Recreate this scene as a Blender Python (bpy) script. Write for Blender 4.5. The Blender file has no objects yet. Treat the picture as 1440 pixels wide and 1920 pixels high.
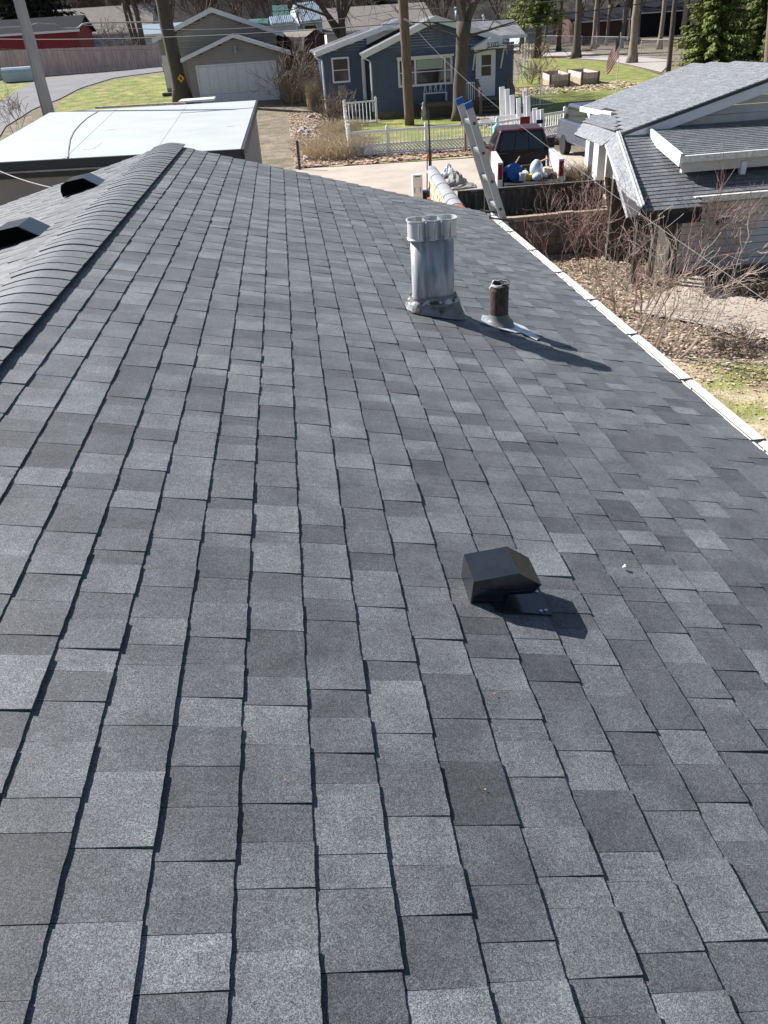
import bpy, bmesh, math, random
from mathutils import Vector, Matrix
random.seed(7)
R_ = random.random
U_ = random.uniform
S = bpy.context.scene
col = S.collection

# ------------------------------------------------------------------ camera, light
CAM_R = ((0.991348, 0.1114074, -0.06940844), (-0.11831575, 0.529463, -0.84004185), (-0.05683768, 0.84098592, 0.53806334))
CAM_Z = 4.4
cam = bpy.data.cameras.new('camera'); camo = bpy.data.objects.new('camera', cam); col.objects.link(camo)
M4 = Matrix(CAM_R).to_4x4(); M4.translation = Vector((0, 0, CAM_Z)); camo.matrix_world = M4
cam.sensor_fit = 'VERTICAL'; cam.sensor_height = 24; cam.lens = 1420 / 1920 * 24
cam.clip_start = 0.05; cam.clip_end = 2000
S.camera = camo
SUN_D = Vector((-0.617, 0.480, 0.624)).normalized()
elev = math.asin(SUN_D.z); az = math.atan2(SUN_D.x, SUN_D.y)
w = bpy.data.worlds.new('World'); S.world = w; w.use_nodes = True
nt = w.node_tree; bg = nt.nodes['Background']; sky = nt.nodes.new('ShaderNodeTexSky')
sky.sky_type = 'NISHITA'; sky.sun_disc = False; sky.sun_elevation = elev; sky.sun_rotation = az
sky.air_density = 1.0; sky.dust_density = 1.0; sky.ozone_density = 1.2
nt.links.new(sky.outputs[0], bg.inputs[0]); bg.inputs[1].default_value = 0.056
sl = bpy.data.lights.new('sun', 'SUN'); sl.energy = 5.0; sl.angle = math.radians(0.53); sl.color = (1.0, 0.97, 0.935)
so = bpy.data.objects.new('sun', sl); col.objects.link(so)
so.rotation_euler = SUN_D.to_track_quat('Z', 'Y').to_euler()
S.view_settings.view_transform = 'Standard'; S.view_settings.look = 'None'
S.view_settings.exposure = 0.85; S.view_settings.gamma = 1; S.view_settings.use_curve_mapping = False

# ------------------------------------------------------------------ survey helper: sight line of the photo met with a plane
def ray(px, py):
    c = (px - 720.0, 960.0 - py, -1420.0)
    return Vector([sum(CAM_R[i][j] * c[j] for j in range(3)) for i in range(3)])
def at(px, py, Y):
    d = ray(px, py); t = Y / d.y; return Vector((d.x * t, Y, d.z * t + CAM_Z))
def atZ(px, py, Z):
    d = ray(px, py); t = (Z - CAM_Z) / d.z; return Vector((d.x * t, d.y * t, Z))
def sstep(a, b, v):
    v = max(0.0, min(1.0, (v - a) / (b - a))); return v * v * (3 - 2 * v)
def gz(x, y):
    z = 2.4 * sstep(46, 88, y) * sstep(14, -6, x)
    yard = sstep(2.2, 3.6, x) * sstep(20.2, 19.4, y)
    z -= 0.6 * yard
    return z
def gnd(px, py):
    d = ray(px, py).normalized(); t = 3.0
    while t < 400:
        p = d * t
        if p.z + CAM_Z <= gz(p.x, p.y): return Vector((p.x, p.y, gz(p.x, p.y)))
        t += 0.08
    return Vector((d.x * 400, d.y * 400, 0))

# ------------------------------------------------------------------ materials
def mat(name, c, rough=0.8, var=0.15, vs=3.0, bump=0.0, bs=40.0, metal=0.0, stretch=None, c2=None, c2s=1.5, spec=0.5, fine=0.0, fs=200.0, c2lo=0.45, c2hi=0.6):
    m = bpy.data.materials.new(name); m.use_nodes = True; n = m.node_tree.nodes; l = m.node_tree.links
    b = n['Principled BSDF']; b.inputs['Roughness'].default_value = rough; b.inputs['Metallic'].default_value = metal
    b.inputs['Specular IOR Level'].default_value = spec
    geo = n.new('ShaderNodeNewGeometry'); src = geo.outputs['Position']
    if stretch:
        mp = n.new('ShaderNodeMapping'); mp.inputs['Scale'].default_value = stretch; l.new(src, mp.inputs[0]); src = mp.outputs[0]
    nz = n.new('ShaderNodeTexNoise'); nz.inputs['Scale'].default_value = vs; nz.inputs['Detail'].default_value = 6; l.new(src, nz.inputs[0])
    mr = n.new('ShaderNodeMapRange'); mr.inputs[1].default_value = 0.3; mr.inputs[2].default_value = 0.7
    mr.inputs[3].default_value = 1 - var; mr.inputs[4].default_value = 1 + var; l.new(nz.outputs[0], mr.inputs[0])
    base = n.new('ShaderNodeRGB'); base.outputs[0].default_value = (*c, 1); cs = base.outputs[0]
    if c2:
        n2 = n.new('ShaderNodeTexNoise'); n2.inputs['Scale'].default_value = c2s; n2.inputs['Detail'].default_value = 8; n2.inputs['Roughness'].default_value = 0.65; l.new(src, n2.inputs[0])
        m2 = n.new('ShaderNodeMapRange'); m2.inputs[1].default_value = c2lo; m2.inputs[2].default_value = c2hi; l.new(n2.outputs[0], m2.inputs[0])
        mx = n.new('ShaderNodeMix'); mx.data_type = 'RGBA'; l.new(m2.outputs[0], mx.inputs[0]); l.new(cs, mx.inputs[6]); mx.inputs[7].default_value = (*c2, 1); cs = mx.outputs[2]
    sc = n.new('ShaderNodeVectorMath'); sc.operation = 'SCALE'; l.new(cs, sc.inputs[0]); l.new(mr.outputs[0], sc.inputs['Scale']); out = sc.outputs[0]
    if fine:
        n3 = n.new('ShaderNodeTexNoise'); n3.inputs['Scale'].default_value = fs; n3.inputs['Detail'].default_value = 2; l.new(src, n3.inputs[0])
        m3 = n.new('ShaderNodeMapRange'); m3.inputs[1].default_value = 0.3; m3.inputs[2].default_value = 0.7
        m3.inputs[3].default_value = 1 - fine; m3.inputs[4].default_value = 1 + fine; l.new(n3.outputs[0], m3.inputs[0])
        s3 = n.new('ShaderNodeVectorMath'); s3.operation = 'SCALE'; l.new(out, s3.inputs[0]); l.new(m3.outputs[0], s3.inputs['Scale']); out = s3.outputs[0]
    l.new(out, b.inputs['Base Color'])
    if bump:
        nb = n.new('ShaderNodeTexNoise'); nb.inputs['Scale'].default_value = bs; nb.inputs['Detail'].default_value = 5; l.new(src, nb.inputs[0])
        bp = n.new('ShaderNodeBump'); bp.inputs['Strength'].default_value = bump; bp.inputs['Distance'].default_value = 0.02
        l.new(nb.outputs[0], bp.inputs['Height']); l.new(bp.outputs[0], b.inputs['Normal'])
    return m

def shingle_mat(name, c, gran=480.0, contrast=0.55):
    m = bpy.data.materials.new(name); m.use_nodes = True; n = m.node_tree.nodes; l = m.node_tree.links
    b = n['Principled BSDF']; b.inputs['Roughness'].default_value = 0.62; b.inputs['Specular IOR Level'].default_value = 0.5; b.inputs['Sheen Weight'].default_value = 0.1; b.inputs['Sheen Roughness'].default_value = 0.4
    geo = n.new('ShaderNodeNewGeometry'); a = n.new('ShaderNodeAttribute'); a.attribute_name = 'tone'
    rgb = n.new('ShaderNodeRGB'); rgb.outputs[0].default_value = (*c, 1)
    warm = n.new('ShaderNodeMix'); warm.data_type = 'RGBA'; l.new(rgb.outputs[0], warm.inputs[6]); warm.inputs[7].default_value = (c[0] * 1.05, c[1] * 1.02, c[2] * 0.96, 1)
    nw = n.new('ShaderNodeTexNoise'); nw.inputs['Scale'].default_value = 5; l.new(geo.outputs['Position'], nw.inputs[0]); l.new(nw.outputs[0], warm.inputs[0])
    g = n.new('ShaderNodeTexNoise'); g.inputs['Scale'].default_value = gran; g.inputs['Detail'].default_value = 1.5; g.inputs['Roughness'].default_value = 0.7; l.new(geo.outputs['Position'], g.inputs[0])
    mr = n.new('ShaderNodeMapRange'); mr.inputs[1].default_value = 0.36; mr.inputs[2].default_value = 0.64; mr.inputs[3].default_value = 1 - contrast; mr.inputs[4].default_value = 1 + contrast; mr.clamp = True
    l.new(g.outputs[0], mr.inputs[0])
    # pale single granules
    v = n.new('ShaderNodeTexVoronoi'); v.inputs['Scale'].default_value = gran * 0.62; l.new(geo.outputs['Position'], v.inputs['Vector'])
    sp = n.new('ShaderNodeSeparateColor'); l.new(v.outputs['Color'], sp.inputs[0])
    th = n.new('ShaderNodeMapRange'); th.inputs[1].default_value = 0.35; th.inputs[2].default_value = 1.0; th.inputs[3].default_value = -0.28; th.inputs[4].default_value = 0.85; l.new(sp.outputs[0], th.inputs[0])
    lo = n.new('ShaderNodeTexNoise'); lo.inputs['Scale'].default_value = 9; lo.inputs['Detail'].default_value = 4; l.new(geo.outputs['Position'], lo.inputs[0])
    lm = n.new('ShaderNodeMapRange'); lm.inputs[1].default_value = 0.3; lm.inputs[2].default_value = 0.7; lm.inputs[3].default_value = 0.78; lm.inputs[4].default_value = 1.2; l.new(lo.outputs[0], lm.inputs[0])
    ad = n.new('ShaderNodeMath'); ad.operation = 'ADD'; l.new(mr.outputs[0], ad.inputs[0]); l.new(th.outputs[0], ad.inputs[1])
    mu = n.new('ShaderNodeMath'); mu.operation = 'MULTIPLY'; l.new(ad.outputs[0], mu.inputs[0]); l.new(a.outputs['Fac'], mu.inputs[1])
    mu2 = n.new('ShaderNodeMath'); mu2.operation = 'MULTIPLY'; l.new(mu.outputs[0], mu2.inputs[0]); l.new(lm.outputs[0], mu2.inputs[1])
    md = n.new('ShaderNodeTexNoise'); md.inputs['Scale'].default_value = 55; md.inputs['Detail'].default_value = 5; md.inputs['Roughness'].default_value = 0.75; l.new(geo.outputs['Position'], md.inputs[0])
    mm = n.new('ShaderNodeMapRange'); mm.inputs[1].default_value = 0.3; mm.inputs[2].default_value = 0.7; mm.inputs[3].default_value = 0.8; mm.inputs[4].default_value = 1.22; l.new(md.outputs[0], mm.inputs[0])
    mpp = n.new('ShaderNodeMapping'); mpp.inputs['Rotation'].default_value = (0, 0, 0.5); mpp.inputs['Scale'].default_value = (26, 1.3, 1); l.new(geo.outputs['Position'], mpp.inputs[0])
    sf = n.new('ShaderNodeTexNoise'); sf.inputs['Scale'].default_value = 1.0; sf.inputs['Detail'].default_value = 3; l.new(mpp.outputs[0], sf.inputs[0])
    sm = n.new('ShaderNodeMapRange'); sm.inputs[1].default_value = 0.70; sm.inputs[2].default_value = 0.78; sm.inputs[3].default_value = 1.0; sm.inputs[4].default_value = 1.3; l.new(sf.outputs[0], sm.inputs[0])
    m5 = n.new('ShaderNodeMath'); m5.operation = 'MULTIPLY'; l.new(mm.outputs[0], m5.inputs[0]); l.new(sm.outputs[0], m5.inputs[1])
    mu3 = n.new('ShaderNodeMath'); mu3.operation = 'MULTIPLY'; l.new(mu2.outputs[0], mu3.inputs[0]); l.new(m5.outputs[0], mu3.inputs[1]); mu2 = mu3
    sc = n.new('ShaderNodeVectorMath'); sc.operation = 'SCALE'; l.new(warm.outputs[2], sc.inputs[0]); l.new(mu2.outputs[0], sc.inputs['Scale'])
    l.new(sc.outputs[0], b.inputs['Base Color'])
    bp = n.new('ShaderNodeBump'); bp.inputs['Strength'].default_value = 0.2; bp.inputs['Distance'].default_value = 0.001
    l.new(g.outputs[0], bp.inputs['Height']); l.new(bp.outputs[0], b.inputs['Normal'])
    return m

M = {}
M['shingle'] = shingle_mat('grey_shingle', (0.096, 0.1025, 0.1135), 820.0, 0.85)
M['shingle_pale'] = shingle_mat('pale_shingle', (0.205, 0.214, 0.238), 120, 0.25)
M['shingle_mid'] = shingle_mat('mid_shingle', (0.1, 0.105, 0.118), 120, 0.35)
M['deck'] = mat('underlayment', (0.02, 0.02, 0.022))
M['black_plastic'] = mat('black_plastic', (0.012, 0.014, 0.018), 0.2, 0.3, 14, 0.03, 60, spec=1.0, c2=(0.028, 0.029, 0.032), c2s=30, c2lo=0.55, c2hi=0.8)
M['mouth_shade'] = mat('painted_mouth_shade', (0.004, 0.004, 0.005), 0.95, spec=0.05)  # near-black that stands in for the shade inside a vent hood
M['galv'] = mat('galvanised_metal', (0.42, 0.425, 0.435), 0.5, 0.22, 6, 0.05, 30, metal=0.35, stretch=(6, 6, 1), c2=(0.27, 0.275, 0.285), c2s=4)
M['capmetal'] = mat('bright_zinc', (0.62, 0.63, 0.64), 0.42, 0.12, 8, metal=0.35, stretch=(4, 4, 1))
M['galv_rust'] = mat('weathered_flashing', (0.2, 0.21, 0.225), 0.65, 0.25, 12, 0.3, 40, metal=0.2, c2=(0.09, 0.07, 0.055), c2s=16, c2lo=0.52, c2hi=0.62)
M['sealant'] = mat('old_sealant', (0.5, 0.5, 0.49), 0.7, 0.2, 20, 0.5, 50, c2=(0.05, 0.04, 0.035), c2s=22, c2lo=0.52, c2hi=0.58)
M['rust'] = mat('rusty_pipe', (0.055, 0.04, 0.034), 0.8, 0.4, 25, 0.4, 80, stretch=(3, 3, 1), c2=(0.1, 0.065, 0.05), c2s=12)
M['lead'] = mat('lead_boot', (0.14, 0.14, 0.145), 0.5, 0.15, 20)
M['bright'] = mat('bright_flashing', (0.62, 0.66, 0.72), 0.35, 0.1, 20, metal=0.2)
M['white_metal'] = mat('white_gutter', (0.68, 0.68, 0.64), 0.5, 0.15, 14, c2=(0.36, 0.34, 0.30), c2s=12, c2lo=0.5, c2hi=0.8, fine=0.1, fs=90)
M['dark_metal'] = mat('dark_fascia', (0.03, 0.034, 0.045), 0.45)
M['white'] = mat('white_paint', (0.74, 0.75, 0.77), 0.55, 0.06, 4)
M['vinyl'] = mat('white_vinyl', (0.78, 0.78, 0.8), 0.45, 0.05, 5)
M['membrane'] = mat('white_roof_membrane', (0.5, 0.525, 0.515), 0.5, 0.09, 1.6, 0.03, 6, c2=(0.45, 0.48, 0.475), c2s=0.8)
M['stucco'] = mat('grey_tan_stucco', (0.30, 0.275, 0.26), 0.9, 0.06, 5)
M['blue'] = mat('slate_blue_siding', (0.085, 0.115, 0.18), 0.65, 0.08, 2)
M['taupe'] = mat('taupe_siding', (0.33, 0.305, 0.285), 0.75, 0.06, 2)
M['cream'] = mat('cream_siding', (0.62, 0.59, 0.56), 0.7, 0.08, 3)
M['bluewhite'] = mat('pale_blue_siding', (0.42, 0.5, 0.58), 0.7, 0.08, 2)
M['red'] = mat('barn_red_siding', (0.24, 0.025, 0.036), 0.7, 0.1, 1)
M['brownshed'] = mat('dark_red_brown_boards', (0.09, 0.045, 0.04), 0.85, 0.35, 5, stretch=(4, 4, 1))
M['darkroof'] = mat('dark_roof', (0.022, 0.025, 0.032), 0.95, 0.15, 3, spec=0.1)
M['greyroof'] = mat('grey_roof', (0.2, 0.2, 0.21), 0.85, 0.15, 3, fine=0.2, fs=8)
M['tanroof'] = mat('brown_grey_roof', (0.17, 0.15, 0.135), 0.9, 0.2, 1.5)
M['metalroof'] = mat('blue_metal_roof', (0.36, 0.43, 0.5), 0.4, 0.1, 2, metal=0.2)
M['greenroof'] = mat('green_metal_roof', (0.05, 0.13, 0.12), 0.5, 0.1, 2)
M['glass'] = mat('dark_window_glass', (0.012, 0.016, 0.02), 0.08, 0.1, 1, spec=0.7)
M['curtain'] = mat('pale_curtain', (0.38, 0.42, 0.36), 0.9, 0.1, 6, stretch=(8, 8, 1))
M['weathered'] = mat('weathered_deck_wood', (0.13, 0.105, 0.085), 0.85, 0.25, 6, stretch=(3, 3, 1))
M['boards'] = mat('dark_fence_boards', (0.075, 0.07, 0.062), 0.9, 0.35, 5, 0.2, 30, stretch=(5, 5, 0.7), c2=(0.13, 0.12, 0.1), c2s=4)
M['pinkboards'] = mat('pinkish_cedar_boards', (0.62, 0.47, 0.43), 0.85, 0.22, 2.5, stretch=(3, 3, 0.4), c2=(0.48, 0.37, 0.35), c2s=2)
M['timber'] = mat('tan_timber', (0.42, 0.34, 0.24), 0.85, 0.2, 6, c2=(0.28, 0.22, 0.16), c2s=6)
M['block'] = mat('brown_concrete_block', (0.17, 0.14, 0.115), 0.95, 0.25, 5, 0.3, 40)
M['creamblock'] = mat('cream_block', (0.58, 0.52, 0.4), 0.9, 0.12, 5, 0.2, 40, c2=(0.42, 0.36, 0.27), c2s=5)
M['coping'] = mat('grey_coping_stone', (0.31, 0.32, 0.34), 0.85, 0.12, 6, 0.15, 40)
M['clay'] = mat('clay_red', (0.35, 0.12, 0.07), 0.9, 0.2, 10)
M['concrete'] = mat('tan_concrete', (0.47, 0.405, 0.34), 0.9, 0.1, 0.8, 0.1, 20, c2=(0.40, 0.345, 0.29), c2s=0.35, fine=0.08, fs=25)
M['asphalt'] = mat('grey_asphalt', (0.185, 0.185, 0.195), 0.9, 0.12, 0.5, 0.1, 20, fine=0.1, fs=20)
M['palegravel'] = mat('pale_gravel_road', (0.40, 0.36, 0.33), 0.95, 0.12, 0.6, fine=0.12, fs=8)
M['grass'] = mat('lawn_grass', (0.15, 0.19, 0.03), 0.95, 0.4, 1.1, 0.5, 14, c2=(0.27, 0.24, 0.08), c2s=0.9, fine=0.45, fs=7)
M['leafground'] = mat('leaf_strewn_soil', (0.22, 0.175, 0.125), 1.0, 0.35, 1.3, 0.5, 10, c2=(0.14, 0.125, 0.075), c2s=0.45, fine=0.5, fs=12, c2lo=0.4, c2hi=0.65)
M['yardgrass'] = mat('patchy_winter_grass', (0.25, 0.26, 0.08), 1.0, 0.3, 2, 0.5, 30, c2=(0.44, 0.35, 0.24), c2s=1.1, fine=0.4, fs=30, c2lo=0.42, c2hi=0.58)
M['bark'] = mat('grey_brown_bark', (0.095, 0.078, 0.065), 0.95, 0.3, 6, 0.6, 14, stretch=(3, 3, 0.6))
M['barkpale'] = mat('pale_bark', (0.24, 0.20, 0.16), 0.95, 0.3, 5, 0.5, 14, stretch=(3, 3, 0.6))
M['barkfar'] = mat('far_bark', (0.14, 0.115, 0.1), 0.95, 0.25, 2)
M['polewood'] = mat('brown_pole_wood', (0.15, 0.11, 0.08), 0.9, 0.25, 4, 0.2, 20, stretch=(4, 4, 0.5))
M['polegrey'] = mat('pale_grey_pole_wood', (0.34, 0.32, 0.32), 0.85, 0.14, 4, 0.15, 20, stretch=(5, 5, 0.4))
M['twigred'] = mat('reddish_twigs', (0.27, 0.17, 0.145), 0.9, 0.25, 8)
M['twigpale'] = mat('pale_tan_stems', (0.42, 0.34, 0.29), 0.85, 0.3, 7)
M['straw'] = mat('dry_straw', (0.56, 0.47, 0.34), 0.9, 0.3, 5)
M['strawdark'] = mat('dry_brown_stalks', (0.2, 0.155, 0.12), 0.9, 0.3, 5)
M['leaf_a'] = mat('dry_leaf_tan', (0.52, 0.37, 0.27), 0.9, 0.25, 9)
M['leaf_b'] = mat('dry_leaf_brown', (0.33, 0.21, 0.15), 0.9, 0.25, 9)
M['leaf_c'] = mat('dry_leaf_pale', (0.55, 0.44, 0.35), 0.9, 0.2, 9)
M['blade'] = mat('grass_blades', (0.26, 0.3, 0.07), 0.9, 0.3, 4)
M['needle'] = mat('spruce_needles', (0.2, 0.235, 0.05), 0.9, 0.35, 1.2, c2=(0.1, 0.13, 0.03), c2s=0.9)
M['needledark'] = mat('dark_conifer_needles', (0.025, 0.035, 0.02), 0.9, 0.3, 1)
M['alu'] = mat('aluminium', (0.48, 0.48, 0.49), 0.42, 0.1, 8, metal=0.6, stretch=(1, 1, 0.2))
M['bluecap'] = mat('blue_plastic', (0.01, 0.1, 0.36), 0.4, 0.1)
M['maroon'] = mat('maroon_car_paint', (0.055, 0.014, 0.018), 0.3, 0.12, 5, spec=0.6)
M['whitepaint'] = mat('white_car_paint', (0.74, 0.74, 0.76), 0.3, 0.05, 3)
M['silverblue'] = mat('dark_silver_car_paint', (0.16, 0.18, 0.24), 0.22, 0.1, 3, metal=0.5)
M['redlight'] = mat('red_lamp_lens', (0.22, 0.008, 0.012), 0.2, 0.05)
M['chrome'] = mat('chrome', (0.6, 0.6, 0.62), 0.15, 0.05, metal=1.0)
M['rubber'] = mat('black_rubber', (0.015, 0.015, 0.016), 0.85)
M['bedliner'] = mat('black_bedliner', (0.012, 0.012, 0.013), 0.7)
M['carglass'] = mat('car_glass', (0.015, 0.022, 0.022), 0.06, 0.1, spec=0.8)
M['yellow'] = mat('yellow_sign', (0.7, 0.42, 0.02), 0.5, 0.05)
M['flagred'] = mat('flag_red', (0.5, 0.03, 0.05), 0.8)
M['flagwhite'] = mat('flag_white', (0.75, 0.75, 0.75), 0.8)
M['flagblue'] = mat('flag_blue', (0.02, 0.035, 0.15), 0.8)
for k_ in ('flagred', 'flagwhite', 'flagblue'):      # thin cloth lets the sun through
    n_ = M[k_].node_tree.nodes; l_ = M[k_].node_tree.links; b_ = n_['Principled BSDF']; t_ = n_.new('ShaderNodeBsdfTranslucent'); x_ = n_.new('ShaderNodeMixShader'); x_.inputs[0].default_value = .55
    l_.new(b_.inputs['Base Color'].links[0].from_socket, t_.inputs[0]); l_.new(b_.outputs[0], x_.inputs[1]); l_.new(t_.outputs[0], x_.inputs[2]); l_.new(x_.outputs[0], n_['Material Output'].inputs[0])
M['orange'] = mat('orange_plastic', (0.65, 0.2, 0.06), 0.6)
M['teal'] = mat('teal_fabric', (0.2, 0.6, 0.65), 0.7)
M['bagwhite'] = mat('pale_bag', (0.55, 0.62, 0.72), 0.4, 0.15, 10, c2=(0.2, 0.35, 0.6), c2s=9, c2lo=0.56, c2hi=0.62)
M['tarp'] = mat('grey_tarp', (0.24, 0.24, 0.235), 0.85, 0.2, 6)
M['wiregrey'] = mat('grey_wire', (0.17, 0.17, 0.18), 0.6)
M['wire'] = mat('black_wire', (0.02, 0.02, 0.022), 0.6)
M['wirepale'] = mat('pale_wire', (0.30, 0.29, 0.29), 0.6)
M['woods'] = mat('wooded_hillside', (0.075, 0.065, 0.058), 1.0, 0.4, 0.25, c2=(0.035, 0.033, 0.032), c2s=0.12, fine=0.5, fs=1.6, stretch=(1, 1, 0.25))
M['stone'] = mat('grey_stone', (0.36, 0.34, 0.32), 0.9, 0.2, 4)
M['soil'] = mat('dark_soil', (0.06, 0.045, 0.035), 1.0, 0.3, 4)

# ------------------------------------------------------------------ mesh building
class MB:
    def __init__(s): s.v = []; s.f = []; s.t = []
    def add(s, vs, fs, tone=None):
        o = len(s.v); s.v += [tuple(v) for v in vs]; s.f += [tuple(i + o for i in f) for f in fs]
        if tone is not None: s.t += [tone] * len(vs) if not isinstance(tone, list) else tone
        return s
    def box(s, x0, x1, y0, y1, z0, z1, T=None, tone=None):
        vs = [Vector(p) for p in ((x0, y0, z0), (x1, y0, z0), (x1, y1, z0), (x0, y1, z0), (x0, y0, z1), (x1, y0, z1), (x1, y1, z1), (x0, y1, z1))]
        if T: vs = [T @ v for v in vs]
        return s.add(vs, [(0, 3, 2, 1), (4, 5, 6, 7), (0, 1, 5, 4), (1, 2, 6, 5), (2, 3, 7, 6), (3, 0, 4, 7)], tone)
    def hexa(s, b, t, tone=None):      # 4 bottom points, 4 top points
        return s.add(list(b) + list(t), [(0, 3, 2, 1), (4, 5, 6, 7), (0, 1, 5, 4), (1, 2, 6, 5), (2, 3, 7, 6), (3, 0, 4, 7)], tone)
    def slab(s, poly, n, th):          # thick polygon
        n = Vector(n).normalized() * th; P = [Vector(p) for p in poly]; k = len(P)
        vs = P + [p - n for p in P]
        fs = [tuple(range(k)), tuple(range(2 * k - 1, k - 1, -1))] + [(i, i + k, (i + 1) % k + k, (i + 1) % k) for i in range(k)]
        return s.add(vs, fs)
    def tube(s, pts, rs, n=6, caps=True):
        pts = [Vector(p) for p in pts]; rs = rs if isinstance(rs, (list, tuple)) else [rs] * len(pts)
        vs = []; fs = []
        a = None
        for i, p in enumerate(pts):
            d = (pts[min(i + 1, len(pts) - 1)] - pts[max(i - 1, 0)])
            d = d.normalized() if d.length > 1e-9 else Vector((0, 0, 1))
            if a is None: a = d.orthogonal().normalized()
            a = (a - d * a.dot(d)); a = a.normalized() if a.length > 1e-6 else d.orthogonal().normalized()
            b = d.cross(a)
            for k in range(n):
                t = 2 * math.pi * k / n; vs.append(p + (a * math.cos(t) + b * math.sin(t)) * rs[i])
        for i in range(len(pts) - 1):
            for k in range(n):
                fs.append((i * n + k, i * n + (k + 1) % n, (i + 1) * n + (k + 1) % n, (i + 1) * n + k))
        if caps: fs += [tuple(range(n - 1, -1, -1)), tuple(range((len(pts) - 1) * n, len(pts) * n))]
        return s.add(vs, fs)
    def bar(s, a, b, w, h, up=(0, 0, 1)):
        a = Vector(a); b = Vector(b); d = (b - a).normalized(); up = Vector(up)
        x = d.cross(up)
        x = x.normalized() if x.length > 1e-6 else d.orthogonal().normalized()
        u = x.cross(d)
        q = [x * w / 2 * i + u * h / 2 * j for i, j in ((-1, -1), (1, -1), (1, 1), (-1, 1))]
        return s.hexa([a + q[0], a + q[1], b + q[1], b + q[0]], [a + q[3], a + q[2], b + q[2], b + q[3]])
    def build(s, name, m, parent=None, smooth=False, origin=None):
        me = bpy.data.meshes.new(name)
        o = Vector(origin) if origin is not None else Vector((0, 0, 0))
        me.from_pydata([tuple(Vector(v) - o) for v in s.v], [], s.f); me.materials.append(m)
        if s.t and len(s.t) == len(s.v):
            at_ = me.attributes.new('tone', 'FLOAT', 'POINT'); at_.data.foreach_set('value', s.t)
        if smooth: me.shade_smooth()
        ob = bpy.data.objects.new(name, me); col.objects.link(ob)
        if parent is not None:
            ob.parent = parent; ob.location = o - wloc(parent)
        else: ob.location = o
        return ob
def wloc(o):
    v = Vector(o.location)
    while o.parent: o = o.parent; v += o.location
    return v
def tag(o, label=None, cat=None, group=None, kind=None):
    if label: o['label'] = label
    if cat: o['category'] = cat
    if group: o['group'] = group
    if kind: o['kind'] = kind
    return o
def thing(name, label, cat, loc=(0, 0, 0), group=None):
    o = bpy.data.objects.new(name, None); col.objects.link(o); o.location = loc; o.empty_display_size = 0.3
    return tag(o, label, cat, group)
def part(mb, name, m, parent, smooth=False, kind=None, label=None):
    o = mb.build(name, m, parent, smooth)
    if kind: o['kind'] = kind
    if label: o['label'] = label
    return o
def copy_tree(o, parent=None, loc=None):
    c = o.copy(); col.objects.link(c)
    if parent is not None: c.parent = parent
    if loc is not None: c.location = loc
    for ch in list(o.children): copy_tree(ch, c)
    return c

# ------------------------------------------------------------------ terrain and ground sheets
def axis(lo, hi, near_lo, near_hi, step, far):
    xs = []; x = lo
    while x < hi - 1e-6:
        xs.append(x); x += step if near_lo <= x < near_hi else far
    xs.append(hi); return xs
xs = axis(-400, 400, -60, 80, 1.0, 20); ys = axis(-100, 600, -5, 120, 1.0, 20)
mb = MB(); nx = len(xs)
for y in ys:
    for x in xs: mb.v.append((x, y, gz(x, y) - 0.03))
for j in range(len(ys) - 1):
    for i in range(nx - 1): mb.f.append((j * nx + i, j * nx + i + 1, (j + 1) * nx + i + 1, (j + 1) * nx + i))
tag(mb.build('ground', M['leafground'], smooth=True), kind='structure')
def sheet(name, A, B, m, off=0.0, nu=24, nv=8, kind='structure'):
    """ground sheet lofted between two edge polylines, following the terrain"""
    def along(P, t):
        L = [0]
        for i in range(1, len(P)): L.append(L[-1] + (Vector(P[i][:2]) - Vector(P[i - 1][:2])).length)
        s_ = t * L[-1]
        for i in range(1, len(P)):
            if s_ <= L[i] + 1e-9:
                k = (s_ - L[i - 1]) / max(1e-9, L[i] - L[i - 1]); return Vector(P[i - 1][:2]).lerp(Vector(P[i][:2]), k)
        return Vector(P[-1][:2])
    b = MB()
    for i in range(nu + 1):
        a = along(A, i / nu); c = along(B, i / nu)
        for j in range(nv + 1):
            p = a.lerp(c, j / nv); b.v.append((p.x, p.y, gz(p.x, p.y) + off))
    for i in range(nu):
        for j in range(nv):
            k = i * (nv + 1) + j; b.f.append((k, k + nv + 1, k + nv + 2, k + 1))
    o = b.build(name, m, smooth=True); return tag(o, kind=kind)
G = lambda *pts: [gnd(*p) for p in pts]
sheet('street', [(-3.0, 20.6), (4.5, 20.6), (13.5, 20.6), (16, 21)], [(-3.5, 32.1), (1.0, 31.8), (6.4, 31.2), (10.5, 31.0)], M['concrete'], 0.0, 30, 12)
sheet('asphalt_road', G((-60, 215), (0, 192), (40, 165), (78, 148), (130, 143), (200, 137), (304, 126)) , G((-40, 300), (10, 238), (62, 205), (112, 186), (150, 166), (215, 146), (306, 134)), M['asphalt'], 0.02, 40, 12)
sheet('far_road', G((960, 88), (1008, 92), (1145, 103), (1200, 107), (1262, 113)), G((960, 97), (1025, 106), (1142, 114), (1190, 124), (1240, 136)), M['palegravel'], 0.02, 30, 6)
sheet('right_lawn', G((985, 110), (1050, 109), (1142, 116), (1192, 127), (1240, 140)), [(9.5, 37.5, 0), (12.5, 35.6, 0), (15, 34, 0), (20, 34, 0), (27, 36, 0)], M['grass'], 0.0, 40, 30)
sheet('left_lawn', G((112, 190), (150, 170), (215, 150), (306, 138)), G((0, 330), (120, 240), (240, 225), (345, 200)), M['grass'], 0.0, 30, 14)
sheet('corner_lawn', G((-60, 160), (0, 152), (72, 150)), G((-60, 215), (0, 194), (60, 158)), M['grass'], 0.0, 12, 8)
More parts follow.
